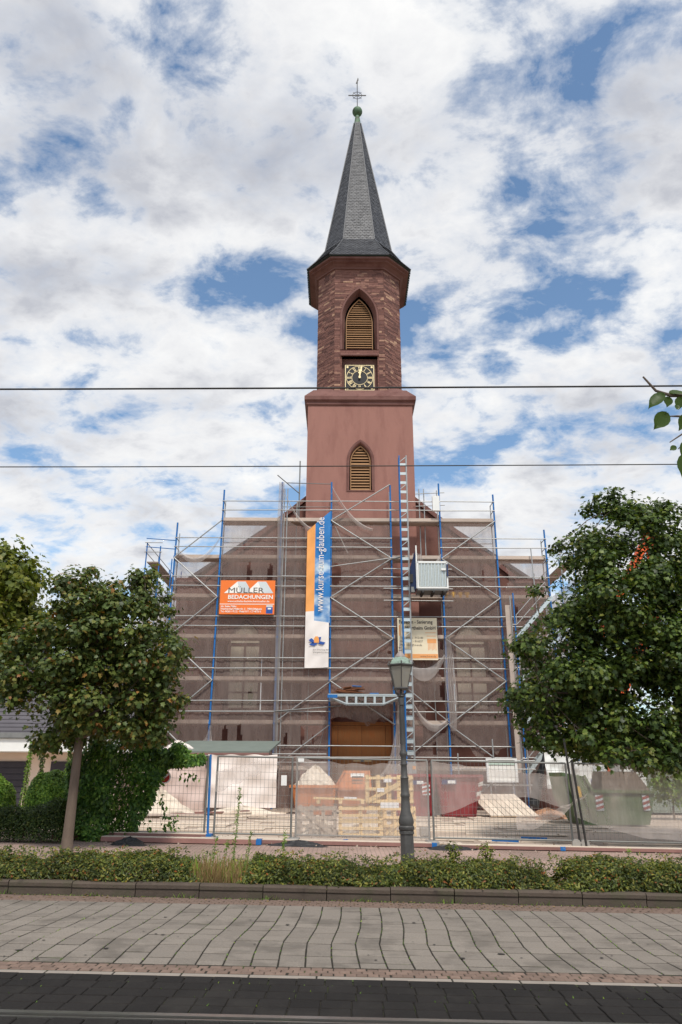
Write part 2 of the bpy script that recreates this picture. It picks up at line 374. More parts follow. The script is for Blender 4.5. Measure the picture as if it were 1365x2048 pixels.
# pale paving slabs: rows pushed sideways by the traffic
shift = lambda y: float(np.interp(y, [7.6, 8.15, 8.7, 9.5, 10.2, 11.0], [-.085, -.105, -.112, -.04, -.008, 0.]))
cand = []; extra = []
for i in range(-75, 76):
    x = (i + .5) * .252 + .03; y = 7.655; first = random.uniform(.15, .27)
    while y < 10.93:
        d = first if y == 7.655 else .278 + random.uniform(-.012, .012); ya, yb = y, y + d
        if 10.94 - yb < .12: yb = 10.94
        cand.append((x, ya, yb)); y = yb
cand.sort(key=lambda c: (abs(c[0]) > (c[1] + 1.0) * .44, c[1]))
for k, (x, ya, yb) in enumerate(cand):
    d = yb - ya; mb_ = shaped_slab(.239 - random.uniform(0, .006), d - random.uniform(.014, .032), .05, shift(ya), shift(yb), .003); ym = (ya + yb) / 2
    if k < 300: place('paving_slab', mesh_of(mb_, 'paving_slab', m_slab), road, x, ym, random.uniform(-.001, .004), random.uniform(-.008, .008), random.uniform(-.005, .005), random.uniform(-.005, .005))
    else: extra.append((mb_.v, mb_.f, x, ym, random.uniform(-.001, .004)))
rest('outer_paving_slabs', extra, road, m_slab)
# setts
sv = [shaped_slab(.090 + .005 * k, .081, .06, b=.006) for k in range(3)]; sm = [mesh_of(q, 'sett', m_sett) for q in sv]; extra = []
for r in range(3):
    for i in range(-230, 231):
        x = i * .102 + (.05 if r % 2 else 0) + random.uniform(-.006, .006); yy = 7.41 + r * .086; k = random.randrange(3)
        if abs(x) < 3.55: place('sett', sm[k], road, x, yy, random.uniform(0, .006), random.uniform(-.05, .05))
        else: extra.append((sv[k].v, sv[k].f, x, yy, 0))
for r in range(5):
    for i in range(-230, 231):
        x = i * .102 + (.05 if r % 2 else 0) + random.uniform(-.006, .006); k = random.randrange(3)
        extra.append((sv[k].v, sv[k].f, x, 10.99 + r * .088, random.uniform(0, .007)))
rest('outer_setts', extra, road, m_sett)
# pale edging stones beside the tram track
ev = shaped_slab(.58, .085, .08); em = mesh_of(ev, 'edging_stone', m_strip)
for i in range(-30, 31):
    if abs(i * .59) < 4.2: place('edging_stone', em, road, i * .59 + .1, 7.31, 0)
rest('outer_edging_stones', [(ev.v, ev.f, i * .59 + .1, 7.31, 0) for i in range(-60, 61) if abs(i * .59) >= 4.2], road, m_strip)
# dark slabs of the tram track, with both grooved rails
dv = [shaped_slab(.232, .198, .06, b=.005), shaped_slab(.232, .206, .06, b=.008)]; dm = [mesh_of(q, 'track_slab', m_darkslab) for q in dv]; extra = []
rows = [7.16, 6.95, 6.74, 6.53, 6.32, 5.95, 5.74, 5.53]
for r, yy in enumerate(rows):
    for i in range(-90, 91):
        x = i * .24 + .03 * math.sin(r * 1.3); k = random.randrange(2)
        if r < 6 and abs(x) < yy * .47: place('track_slab', dm[k], track, x, yy, random.uniform(-.002, .002), random.uniform(-.008, .008), random.uniform(-.003, .003))
        else: extra.append((dv[k].v, dv[k].f, x, yy, 0))
for yy in (5.32, 5.11, 4.93, 4.5, 4.4, 4.2, 4.0, 3.8, 3.6, 3.4, 3.2, 3.0, 2.8, 2.6, 2.4, 2.2):
    for i in range(-60, 61): extra.append((dv[0].v, dv[0].f, i * .24, yy, 0))
rest('outer_track_slabs', extra, track, m_darkslab)
for k, yr in enumerate((6.12, 4.70)):
    e = empty('tram_rail', (0, yr, gz(0, yr)), ['grooved steel tram rail set in the dark slabs', 'tram rail nearest the viewer, below the picture edge'][k], 'rail')
    def run(w0, w1, z0, z1, mat, nm):
        m = MB(); X = [-40 + 2 * i for i in range(41)]
        m.ring_prism([[(x, yr + w0, gz(x, yr) + z0), (x, yr + w1, gz(x, yr) + z0), (x, yr + w1, gz(x, yr) + z1), (x, yr + w0, gz(x, yr) + z1)] for x in X]); m.build(nm, mat, e)
    run(.0, .062, -.08, .012, m_rail, 'rail_head'); run(-.045, -.0, -.08, -.03, m_railside, 'rail_groove'); run(-.062, -.045, -.08, .006, m_rail, 'rail_lip')
    run(.062, .10, -.08, .0, m_railside, 'rail_joint')
# kerb of the planting bed: long stones with a rounded top edge
kerb = empty('kerb', (0, 11.5, gz(0, 11.5))); kerb['kind'] = 'structure'
kp = [(-.06, -.12), (-.06, .10), (-.075, .105), (-.075, .15), (-.05, .175), (.09, .175), (.09, -.12)]
km = MB().ring_prism([[(x, a, b) for a, b in kp] for x in (-.444, .444)])
kme = bpy.data.meshes.new('kerb_stone'); kme.from_pydata(km.v, [], km.f); kme.materials.append(m_kerb)
for i in range(-8, 9):
    x = i * .9 + .27; o = link('kerb_stone', kme, kerb); o.location = Vector((x, 11.51 + random.uniform(-.006, .006), gz(x, 11.5) + random.uniform(-.006, .004))) - origin(kerb); o.rotation_euler = (0, TILT + random.uniform(-.004, .004), random.uniform(-.004, .004))
m = MB()
for i in list(range(-45, -8)) + list(range(9, 46)): m.add([(p[0] + i * .9 + .27, p[1] + 11.51, p[2] + gz(i * .9, 11.5) - .015 * p[0]) for p in km.v], km.f)
o = m.build('outer_kerb_stones', m_kerb, kerb, recalc=False); o['kind'] = 'stuff'
back = empty('rear_kerb', (0, 12.78, gz(0, 12.78))); back['kind'] = 'structure'
m = MB(); 
for i in range(-44, 45): m.box(i * .9, 12.72, gz(i * .9, 12.7) - .1, i * .9 + .89, 12.80, gz(i * .9, 12.7) + .12)
o = m.build('rear_kerb_run', m_kerb, back, recalc=False); o['kind'] = 'stuff'
# dark stains: old chewing gum and leaves on the slabs
# ------------------------------------------------------------------ church
TX, TY = 1.04, 38.8                                    # axis of the tower
church = empty('church', (TX, TY, .2), 'red sandstone church with octagonal belfry and slate spire behind scaffolding', 'church')
def oct_loop(W, F, z, cx=TX, cy=TY + .07):
    return [(cx - F, cy - W, z), (cx + F, cy - W, z), (cx + W, cy - F, z), (cx + W, cy + F, z), (cx + F, cy + W, z), (cx - F, cy + W, z), (cx - W, cy + F, z), (cx - W, cy - F, z)]
def sq_loop(h, z): return [(TX - h, TY - h, z), (TX + h, TY - h, z), (TX + h, TY + h, z), (TX - h, TY + h, z)]
# tower shaft: front wall with a lancet and the portal
HB = 2.9; FY = TY - HB
arch1 = lancet(TX, .62, 15.95, 17.65, 18.75); portal = [(TX - 1.5, .15), (TX + 1.5, .15), (TX + 1.5, 4.2), (TX + .9, 4.75), (TX, 5.0), (TX - .9, 4.75), (TX - 1.5, 4.2)]
m = MB(); m.add(*fill([(TX - HB, .0), (TX - 1.5, .0), (TX + 1.5, .0), (TX + HB, .0), (TX + HB, 21.25), (TX - HB, 21.25)], [arch1, portal], FY))
reveal(m, arch1, FY, FY + .3, .06); reveal(m, portal, FY, FY + .6, .1)
for a, b in (((TX - HB, FY), (TX - HB, TY + HB)), ((TX + HB, TY + HB), (TX + HB, FY)), ((TX - HB, TY + HB), (TX + HB, TY + HB))):
    m.add([(a[0], a[1], 0), (b[0], b[1], 0), (b[0], b[1], 21.25), (a[0], a[1], 21.25)], [(0, 1, 2, 3)])
m.build('tower_shaft', m_plaster, church, recalc=False)
m = MB(); o1 = lancet(TX, .75, 15.88, 17.65, 18.93)    # raised surround of the lancet
i1 = lancet(TX, .64, 15.95, 17.65, 18.78); n = len(o1)
m.add([(x, FY - .03, z) for x, z in o1] + [(x, FY - .03, z) for x, z in i1] + [(x, FY + .05, z) for x, z in o1] + [(x, FY + .05, z) for x, z in i1],
      [(i, (i + 1) % n, (i + 1) % n + n, i + n) for i in range(n)] + [(i, i + 2 * n, (i + 1) % n + 2 * n, (i + 1) % n) for i in range(n)] + [(i + n, (i + 1) % n + n, (i + 1) % n + 3 * n, i + 3 * n) for i in range(n)])
m.build('lancet_surround', m_trim, church)
def louvre(name, cx, w, z0, zs, zt, y, step, tr=None):
    fr = MB(); a = lancet(cx, w, z0, zs, zt); b = lancet(cx, w - .05, z0 + .05, zs, zt - .07); n = len(a)
    fr.add([(x, y, z) for x, z in a] + [(x, y, z) for x, z in b] + [(x, y + .1, z) for x, z in a] + [(x, y + .1, z) for x, z in b],
           [(i, (i + 1) % n, (i + 1) % n + n, i + n) for i in range(n)] + [(i + n, (i + 1) % n + n, (i + 1) % n + 3 * n, i + 3 * n) for i in range(n)])
    L = fr.build(name, m_louvre, church)
    h = zt - zs; r = (h * h + w * w) / (2 * w); z = z0 + .1
    while z < zt - .12:
        ww = w - .04 if z < zs else (math.sqrt(max(0, r * r - (z + .06 - zs) ** 2)) - (r - w) - .04)
        if ww > .06:
            block('slat', (cx, y + .09, z), (ww * 2, .024, step * .72), m_louvre, L, (R(-34), 0, 0))
        z += step
    if tr: block('transom', (cx, y + .02, tr), (w * 2, .05, .05), m_louvre, L)
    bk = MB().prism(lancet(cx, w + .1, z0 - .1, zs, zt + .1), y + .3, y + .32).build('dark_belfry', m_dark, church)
louvre('louvre_window', TX, .55, 16.0, 17.65, 18.62, FY + .12, .165, 17.5)
# tower cornice and weathering
m = MB().ring_prism([sq_loop(2.9, 21.0), sq_loop(2.98, 21.06), sq_loop(2.98, 21.2), sq_loop(3.1, 21.3), sq_loop(3.1, 21.52), sq_loop(2.62, 22.15), sq_loop(1.0, 22.2)])
m.build('tower_cornice', m_trim, church)
# belfry octagon
BW, BF = 2.47, 1.47; OY = TY + .07 - BW
m_rubble = bpy.data.materials.new('coursed_red_rubble'); m_rubble.use_nodes = True
def rubble(mt):
    N = mt.node_tree.nodes; L = mt.node_tree.links; p = N['Principled BSDF']; p.inputs['Roughness'].default_value = .9
    g = N.new('ShaderNodeNewGeometry'); sp = N.new('ShaderNodeSeparateXYZ'); L.new(g.outputs['Position'], sp.inputs[0])
    ad = N.new('ShaderNodeMath'); ad.operation = 'ADD'; mu = N.new('ShaderNodeMath'); mu.operation = 'MULTIPLY'; L.new(sp.outputs[1], mu.inputs[0]); xs_ = N.new('ShaderNodeMath'); xs_.operation = 'SUBTRACT'; xs_.inputs[1].default_value = TX; L.new(sp.outputs[0], xs_.inputs[0]); sgn_ = N.new('ShaderNodeMath'); sgn_.operation = 'SIGN'; L.new(xs_.outputs[0], sgn_.inputs[0]); L.new(sgn_.outputs[0], mu.inputs[1]); L.new(sp.outputs[0], ad.inputs[0]); L.new(mu.outputs[0], ad.inputs[1])
    cb = N.new('ShaderNodeCombineXYZ'); L.new(ad.outputs[0], cb.inputs[0]); L.new(sp.outputs[2], cb.inputs[1])
    wob = N.new('ShaderNodeTexNoise'); wob.inputs['Scale'].default_value = 1.6; wob.inputs['Detail'].default_value = 3; L.new(cb.outputs[0], wob.inputs['Vector'])
    vm = N.new('ShaderNodeVectorMath'); vm.operation = 'MULTIPLY_ADD'; L.new(wob.outputs['Color'], vm.inputs[0]); vm.inputs[1].default_value = (.3, .05, 0); L.new(cb.outputs[0], vm.inputs[2])
    def br(w, h, sc, a, b, mo, ms):
        n = N.new('ShaderNodeTexBrick'); L.new(vm.outputs[0], n.inputs['Vector']); n.inputs['Scale'].default_value = sc; n.inputs['Brick Width'].default_value = w; n.inputs['Row Height'].default_value = h
        n.inputs['Mortar Size'].default_value = ms; n.inputs['Mortar Smooth'].default_value = .3; n.offset = .37; n.squash = 1.6; n.squash_frequency = 3; n.inputs['Bias'].default_value = -.1
        n.inputs['Color1'].default_value = (*a, 1); n.inputs['Color2'].default_value = (*b, 1); n.inputs['Mortar'].default_value = (*mo, 1); return n
    b1 = br(.46, .105, 1.0, lin(120, 78, 70), lin(138, 96, 84), lin(92, 64, 56), .008)
    vn = N.new('ShaderNodeTexNoise'); vn.inputs['Scale'].default_value = 1.0; vn.inputs['Detail'].default_value = 6
    sc = N.new('ShaderNodeVectorMath'); sc.operation = 'MULTIPLY'; sc.inputs[1].default_value = (1.6, 3.0, 1); L.new(cb.outputs[0], sc.inputs[0]); L.new(sc.outputs[0], vn.inputs['Vector'])
    r = N.new('ShaderNodeValToRGB'); r.color_ramp.elements[0].position = .5; r.color_ramp.elements[1].position = .62; L.new(vn.outputs['Fac'], r.inputs[0])
    b2 = br(.46, .105, 1.0, (0, 0, 0), (1, 1, 1), (0, 0, 0), .008); b2.inputs['Bias'].default_value = -.45
    rr = N.new('ShaderNodeMath'); rr.operation = 'MULTIPLY'; L.new(r.outputs[0], rr.inputs[0]); L.new(b2.outputs[0], rr.inputs[1])
    x = N.new('ShaderNodeMix'); x.data_type = 'RGBA'; L.new(rr.outputs[0], x.inputs[0]); L.new(b1.outputs[0], x.inputs[6]); x.inputs[7].default_value = (*lin(176, 138, 114), 1)
    L.new(x.outputs[2], p.inputs['Base Color'])
    bp = N.new('ShaderNodeBump'); bp.inputs['Strength'].default_value = .7; bp.inputs['Distance'].default_value = .03; bp.invert = True; L.new(b1.outputs['Fac'], bp.inputs['Height'])
    n2 = N.new('ShaderNodeTexNoise'); n2.inputs['Scale'].default_value = 9; n2.inputs['Detail'].default_value = 8; L.new(g.outputs['Position'], n2.inputs['Vector'])
    bq = N.new('ShaderNodeBump'); bq.inputs['Strength'].default_value = .5; bq.inputs['Distance'].default_value = .03; L.new(n2.outputs['Fac'], bq.inputs['Height']); L.new(bp.outputs[0], bq.inputs['Normal']); L.new(bq.outputs[0], p.inputs['Normal'])
rubble(m_rubble)
arch2 = lancet(TX, 1.03, 24.95, 27.15, 29.2); clockhole = [(TX - 1.03, 22.2), (TX + 1.03, 22.2), (TX + 1.03, 24.5), (TX - 1.03, 24.5)]
m = MB(); m.add(*fill([(TX - BF, 22.0), (TX + BF, 22.0), (TX + BF, 30.7), (TX - BF, 30.7)], [arch2, clockhole], OY))
lo, hi = oct_loop(BW, BF, 21.9), oct_loop(BW, BF, 30.7)
for i in range(1, 8): j = (i + 1) % 8; m.add([lo[i], lo[j], hi[j], hi[i]], [(0, 1, 2, 3)])
belfry = m.build('belfry', m_rubble, church, recalc=False)
m_stone = bpy.data.materials.new('belfry_stones'); m_stone.use_nodes = True     # every stone its own shade, some of them pale
N = m_stone.node_tree.nodes; L = m_stone.node_tree.links; p = N['Principled BSDF']; p.inputs['Roughness'].default_value = .9
g = N.new('ShaderNodeNewGeometry'); r = N.new('ShaderNodeValToRGB'); el = r.color_ramp.elements
for i, (po, c) in enumerate(((0, lin(92, 62, 56)), (.35, lin(112, 76, 68)), (.7, lin(128, 88, 78)), (.88, lin(138, 100, 88)), (.95, lin(164, 126, 106)), (1, lin(182, 146, 120)))):
    if i > 1: el.new(po)
    el[i].position = po; el[i].color = (*c, 1)
L.new(g.outputs['Random Per Island'], r.inputs[0]); n = N.new('ShaderNodeTexNoise'); n.inputs['Scale'].default_value = 9; n.inputs['Detail'].default_value = 8; n.inputs['Roughness'].default_value = .7; L.new(g.outputs['Position'], n.inputs['Vector'])
mr = N.new('ShaderNodeMapRange'); mr.inputs[1].default_value = .3; mr.inputs[2].default_value = .7; mr.inputs[3].default_value = .72; mr.inputs[4].default_value = 1.28; L.new(n.outputs['Fac'], mr.inputs[0]); v = N.new('ShaderNodeVectorMath'); v.operation = 'SCALE'; L.new(r.outputs[0], v.inputs[0]); L.new(mr.outputs[0], v.inputs['Scale']); L.new(v.outputs[0], p.inputs['Base Color'])
b = N.new('ShaderNodeBump'); b.inputs['Strength'].default_value = .8; b.inputs['Distance'].default_value = .03; L.new(n.outputs['Fac'], b.inputs['Height']); L.new(b.outputs[0], p.inputs['Normal'])
m = MB(); LO = [Vector(q) for q in oct_loop(BW, BF, 0)]
for k in range(8):
    A, B = LO[k], LO[(k + 1) % 8]; d = (B - A).normalized(); nn = Vector((d.y, -d.x, 0)); wid = (B - A).length; z = 22.15
    while z < 30.52:
        h = random.choice((.085, .1, .11, .13, .15)); h = min(h, 30.56 - z); zm = z + h / 2; spans = [(0, wid)]
        if k == 0:
            if 22.1 < zm < 24.68: ex = 1.12
            elif zm < 27.15: ex = 1.14
            elif zm < 29.4: hh = 2.2; rr = (hh * hh + 1.14 ** 2) / (2 * 1.14); ex = max(.05, math.sqrt(max(0, rr * rr - (zm - h / 2 - 27.15) ** 2)) - (rr - 1.14)) if zm - 27.15 < 2.2 else 0
            else: ex = 0
            if ex > 0: spans = [(0, wid / 2 - ex), (wid / 2 + ex, wid)]
        for a, b_ in spans:
            u = a
            while u < b_ - .02:
                l = min(random.uniform(.16, .62), b_ - u)
                if b_ - u - l < .1: l = b_ - u
                o_ = .008 + random.uniform(0, .022); e_ = .006; P0 = A + d * (u + e_); P1 = A + d * (u + l - e_); q = []
                for zz, i_ in ((z + e_, 0), (z + h - e_, 0)): q.append((P0, P1, zz))
                fr = [(P0 + nn * o_, z + e_), (P1 + nn * (o_ + random.uniform(-.005, .005)), z + e_), (P1 + nn * o_, z + h - e_), (P0 + nn * o_, z + h - e_)]; bk = [(P0, z + e_), (P1, z + e_), (P1, z + h - e_), (P0, z + h - e_)]
                m.add([(p_.x, p_.y, zz) for p_, zz in fr + bk], [(0, 1, 2, 3), (0, 4, 5, 1), (1, 5, 6, 2), (2, 6, 7, 3), (3, 7, 4, 0)])
                u += l
        z += h
m.build('stone', m_stone, belfry, recalc=False)['kind'] = 'stuff'
m = MB(); reveal(m, arch2, OY - .035, OY + .45, .22, (TX, 26.4)); i2 = lancet(TX, 1.13, 24.95, 27.15, 29.35); n = len(arch2)
m.add([(x, OY - .035, z) for x, z in i2] + [(x, OY - .035, z) for x, z in arch2], [(i, (i + 1) % n, (i + 1) % n + n, i + n) for i in range(n)]); m.build('belfry_arch_surround', m_trim, church, recalc=False)
m = MB(); reveal(m, clockhole, OY - .012, OY + .3, .0); m.build('clock_recess', m_trim, church, recalc=False)
MB().prism([(TX - 1.03, 22.15), (TX + 1.03, 22.15), (TX + 1.03, 24.55), (TX - 1.03, 24.55)], OY + .3, OY + .34).build('clock_recess_back', m_trim, church)
m = MB()                                              # sloping sill between the arch and the clock
m.hexa([(TX - 1.1, OY - .12, 24.5), (TX + 1.1, OY - .12, 24.5), (TX + 1.1, OY + .5, 24.5), (TX - 1.1, OY + .5, 24.5), (TX - 1.1, OY - .12, 24.6), (TX + 1.1, OY - .12, 24.6), (TX + .84, OY + .5, 25.05), (TX - .84, OY + .5, 25.05)]); m.build('belfry_sill', m_trim, church)
louvre('belfry_louvre_window', TX, .8, 25.0, 27.0, 28.75, OY + .42, .155, 26.9)
for sx in (-1, 1):                                    # broaches where the square turns into the octagon
    MB().add([(TX + sx * 2.6, TY - 2.6, 22.1), (TX + sx * 2.6, TY - 1.35, 22.1), (TX + sx * 1.35, TY - 2.6, 22.1), (TX + sx * 1.98, TY - 1.93, 22.75)], [(0, 1, 2), (0, 2, 3), (2, 1, 3), (1, 0, 3)]).build('broach', m_trim, church)
m = MB().ring_prism([oct_loop(2.47, 1.47, 30.55), oct_loop(2.58, 1.51, 30.57), oct_loop(2.58, 1.51, 30.66), oct_loop(2.75, 1.59, 30.78), oct_loop(2.92, 1.66, 30.84), oct_loop(2.92, 1.66, 30.9), oct_loop(3.08, 1.73, 30.95), oct_loop(3.08, 1.73, 31.1), oct_loop(2.2, 1.3, 31.2)])
m.build('belfry_cornice', m_trim, church)
MB().ring_prism([oct_loop(3.12, 1.75, 31.08), oct_loop(3.16, 1.77, 31.09), oct_loop(3.16, 1.77, 31.16), oct_loop(3.12, 1.75, 31.17)]).build('eaves_gutter', m_copper_dark, church)
# clock
ck = MB().box(TX - .86, OY + .2, 22.34, TX + .86, OY + .3, 24.06).build('clock', m_black, church)
cz = 23.2; cy = OY + .2
def ringpoly(r0, r1, y, n=48):
    m = MB(); vs = []
    for k in range(n):
        t = 2 * math.pi * k / n
        for r in (r0, r1):
            for yy in (y, y + .02): vs.append((TX + r * math.cos(t), yy, cz + r * math.sin(t)))
    fs = []
    for k in range(n):
        a = 4 * k; b = 4 * ((k + 1) % n); fs += [(a, b, b + 2, a + 2), (a, a + 1, b + 1, b), (a + 2, b + 2, b + 3, a + 3)]
    return m.add(vs, fs)
ringpoly(.745, .77, cy - .02).build('chapter_ring', m_gold, ck); ringpoly(.44, .462, cy - .02).build('inner_ring', m_gold, ck)
m = MB()
for a, b in (((-.84, -.84), (.84, -.80)), ((-.84, .80), (.84, .84)), ((-.84, -.8), (-.80, .8)), ((.80, -.8), (.84, .8))): m.box(TX + a[0], cy - .015, cz + a[1], TX + b[0], cy, cz + b[1])
m.build('clock_frame_line', m_gold, ck)
for sx in (-1, 1):
    for sz in (-1, 1):
        m = MB(); pts = []
        for k in range(10): t = math.pi * 2 * k / 10 + math.pi / 2; r = .085 if k % 2 == 0 else .05; pts.append((TX + sx * .7 + r * math.cos(t), cz + sz * .7 + r * math.sin(t)))
        m.prism(pts, cy - .015, cy).build('corner_star', m_gold, ck)
num = ['XII', 'I', 'II', 'III', 'IV', 'V', 'VI', 'VII', 'VIII', 'IX', 'X', 'XI']
for k, s in enumerate(num):                           # numerals built from straight strokes
    m = MB(); a = math.pi / 2 - k * math.pi / 6; wid = {'I': .045, 'V': .09, 'X': .095}; tot = sum(wid[c] for c in s); u = -tot / 2
    rad = Vector((math.cos(a), 0, math.sin(a))); tan = Vector((math.sin(a), 0, -math.cos(a))); o = Vector((TX, cy - .01, cz))
    def st(u0, r0, u1, r1, w=.03): m.bar(o + tan * u0 + rad * r0, o + tan * u1 + rad * r1, w, .015, up=(0, 1, 0))
    for c in s:
        h = wid[c] / 2; x = u + h
        if c == 'I': st(x, .48, x, .73, .024)
        elif c == 'V': st(x - h * .7, .73, x, .48, .028); st(x + h * .7, .73, x, .48, .016)
        else: st(x - h * .7, .73, x + h * .7, .48, .028); st(x + h * .7, .73, x - h * .7, .48, .016)
        u += wid[c]
    m.build('numeral', m_gold, ck)
def hand(ang, l, w, yo, nm):
    m = MB(); a = math.pi / 2 - ang; rad = Vector((math.cos(a), 0, math.sin(a))); tan = Vector((math.sin(a), 0, -math.cos(a))); o = Vector((TX, yo, cz)); pts = [(0, -.05), (w, .02), (w * .7, l * .45), (w * 2.0, l * .6), (w * 1.0, l * .68), (w * 1.3, l * .82), (0, l)]
    poly = [o + tan * u + rad * v for u, v in pts] + [o - tan * u + rad * v for u, v in reversed(pts[1:-1])]; n = len(poly)
    m.add([tuple(p) for p in poly] + [(p.x, p.y + .02, p.z) for p in poly], [tuple(range(n)), tuple(reversed(range(n, 2 * n)))] + [(i, i + n, (i + 1) % n + n, (i + 1) % n) for i in range(n)])
    m.build(nm, m_gold, ck)
hand(R(2), .54, .05, cy - .05, 'hour_hand'); hand(R(10), .80, .03, cy - .08, 'minute_hand')
ringpoly(.0, .07, cy - .10, 16).build('hand_boss', m_gold, ck)
# slate spire: courses of single slates over a core
def spire_at(z):
    pts = [(31.12, 3.2, 1.79), (32.1, 2.62, 1.36), (33.2, 2.1, .97), (45.0, .235, .105)]
    for (za, wa, fa), (zb, wb, fb) in zip(pts, pts[1:]):
        if z <= zb: t = (z - za) / (zb - za); return wa + (wb - wa) * t, fa + (fb - fa) * t
    return pts[-1][1:]
core = MB().ring_prism([oct_loop(w - .02, f - .01, z) for z, (w, f) in [(z, spire_at(z)) for z in (31.12, 32.1, 33.2, 45.0)]]).build('spire', m_slate, church)
m_slate2 = bpy.data.materials.new('single_slates'); m_slate2.use_nodes = True
p_ = m_slate2.node_tree.nodes['Principled BSDF']; p_.inputs['Roughness'].default_value = .5
g_ = m_slate2.node_tree.nodes.new('ShaderNodeNewGeometry'); r_ = m_slate2.node_tree.nodes.new('ShaderNodeValToRGB'); r_.color_ramp.elements[0].color = (*lin(58, 59, 64), 1); r_.color_ramp.elements[1].color = (*lin(86, 87, 91), 1)
m_slate2.node_tree.links.new(g_.outputs['Random Per Island'], r_.inputs[0]); m_slate2.node_tree.links.new(r_.outputs[0], p_.inputs['Base Color'])
m = MB(); zs = [31.12]
while zs[-1] < 44.85: zs.append(zs[-1] + (.095 if zs[-1] < 33.15 else .15))
for ci in range(len(zs) - 1):
    z0, z1 = zs[ci], min(45, zs[ci + 1] + .05); (w0, f0), (w1, f1) = spire_at(z0), spire_at(z1); A, B = oct_loop(w0 + .028, f0 + .012, z0), oct_loop(w1 + .004, f1 + .002, z1)
    for k in range(8):
        a, b = Vector(A[k]), Vector(A[(k + 1) % 8]); c, d = Vector(B[k]), Vector(B[(k + 1) % 8]); L_ = (b - a).length; nn = max(1, round(L_ / .24)); off = .5 if ci % 2 else 0
        ts = [0] + [t for t in [(i + off) / nn for i in range(nn + 1)] if .03 < t < .97] + [1]
        inn = Vector((TX - (a.x + b.x) / 2, TY + .07 - (a.y + b.y) / 2, 0)).normalized() * .03
        for t0, t1 in zip(ts, ts[1:]):
            e = .006; p0, p1 = a.lerp(b, t0 + e), a.lerp(b, t1 - e); q0, q1 = c.lerp(d, t0 + e), c.lerp(d, t1 - e); j = inn.normalized() * random.uniform(-.006, .006)
            m.add([p0 + j, p1 + j, q1, q0, p0 + inn, p1 + inn], [(0, 1, 2, 3), (0, 4, 5, 1)])
o = m.build('slate', m_slate2, core, recalc=False); o['kind'] = 'stuff'
m = MB()
for k in range(8):                                    # hip slates
    for za, zb in ((31.14, 32.1), (32.1, 33.2), (33.2, 45.0)):
        a = Vector(oct_loop(spire_at(za)[0] + .02, spire_at(za)[1] + .01, za)[k]); b = Vector(oct_loop(spire_at(zb)[0] + .02, spire_at(zb)[1] + .01, zb)[k]); m.tube([a, b], [.045, .035], 5)
m.build('hip', m_slate, core)
SY = TY + .07
fin = MB().lathe([(.26, 44.95), (.25, 45.0), (.15, 45.75), (.11, 45.85)], TX, SY, 8, rot=R(22.5)).build('spire_cap', m_copper, church)
MB().lathe([(.02, 45.86)] + [(.36 * math.sin(math.pi * i / 14), 46.2 - .36 * math.cos(math.pi * i / 14)) for i in range(1, 14)] + [(.02, 46.57)], TX, SY, 24).build('spire_ball', m_copper, church, smooth=True)
cr = MB().tube([(TX, SY, 46.5), (TX, SY, 49.0)], .028, 8).build('cross', m_iron, church)
MB().bar((TX - .64, SY, 47.78), (TX + .64, SY, 47.78), .045, .06).build('cross_arm', m_iron, cr)
m = MB()
for k in range(32):
    t0, t1 = 2 * math.pi * k / 32, 2 * math.pi * (k + 1) / 32; m.tube([(TX + .33 * math.cos(t0), SY, 47.78 + .33 * math.sin(t0)), (TX + .33 * math.cos(t1), SY, 47.78 + .33 * math.sin(t1))], .018, 5)
for k in range(4): t = math.pi / 4 + k * math.pi / 2; m.tube([(TX, SY, 47.78), (TX + .42 * math.cos(t), SY, 47.78 + .42 * math.sin(t))], .016, 5)
m.build('cross_ring', m_iron, cr)
m = MB(); pts = [(-.03, 48.95), (.05, 49.0), (.04, 49.15), (.10, 49.3), (.07, 49.52), (.03, 49.45), (.0, 49.3), (-.05, 49.12), (-.10, 48.96)]
m.prism([(TX + x, z) for x, z in pts], SY - .02, SY + .02); m.build('weathercock', m_iron, church)
# nave front with shaped gable, two lancet windows, roof behind
NY = 36.8; E0, E1, EZ = -8.5, 10.58, 11.1
gab = [(E0, 0.), (E1, 0.), (E1, EZ), (E1 - 1.45, EZ + .1), (E1 - 1.6, EZ + .25), (TX, 18.1), (E0 + 1.6, EZ + .25), (E0 + 1.45, EZ + .1), (E0, EZ)]
wl_, wr_ = lancet(-4.85, .95, 4.6, 7.6, 9.2), lancet(6.6, .95, 4.6, 7.6, 9.2)
m = MB(); m.add(*fill(gab, [wl_, wr_], NY)); reveal(m, wl_, NY, NY + .35, .1); reveal(m, wr_, NY, NY + .35, .1)
m.box(E0, NY + .4, 0, E0 + .6, NY + 24, EZ - .3); m.box(E1 - .6, NY + .4, 0, E1, NY + 24, EZ - .3)
m.build('nave_wall', m_facade, church, recalc=False)
for sx in (-1, 1):                                    # raking coping, kneeler and corner cornice
    a = (E0 + 1.45 if sx < 0 else E1 - 1.45, NY - .08, EZ + .2); b = (TX, NY - .08, 18.2)
    m = MB().bar((a[0], NY + .15, a[2] + .08), (b[0], NY + .15, b[2] + .08), .6, .22); m.build('gable_coping', m_trim, church)
    x0, x1 = (E0 - .12, E0 + 1.5) if sx < 0 else (E1 - 1.5, E1 + .12)
    m = MB().box(x0, NY - .16, EZ - .0, x1, NY + .5, EZ + .22).box(x0 + .06, NY - .09, EZ - .14, x1 - .06, NY + .5, EZ); m.build('corner_cornice', m_trim, church)
m = MB()
for sx in (-1, 1):
    e = E0 - .3 if sx < 0 else E1 + .3; m.hexa([(e, NY + .45, EZ - .3), (TX, NY + .45, 17.75), (TX, NY + 24, 17.75), (e, NY + 24, EZ - .3), (e, NY + .45, EZ - .1), (TX, NY + .45, 17.95), (TX, NY + 24, 17.95), (e, NY + 24, EZ - .1)])
m.build('nave_roof', m_slate, church)
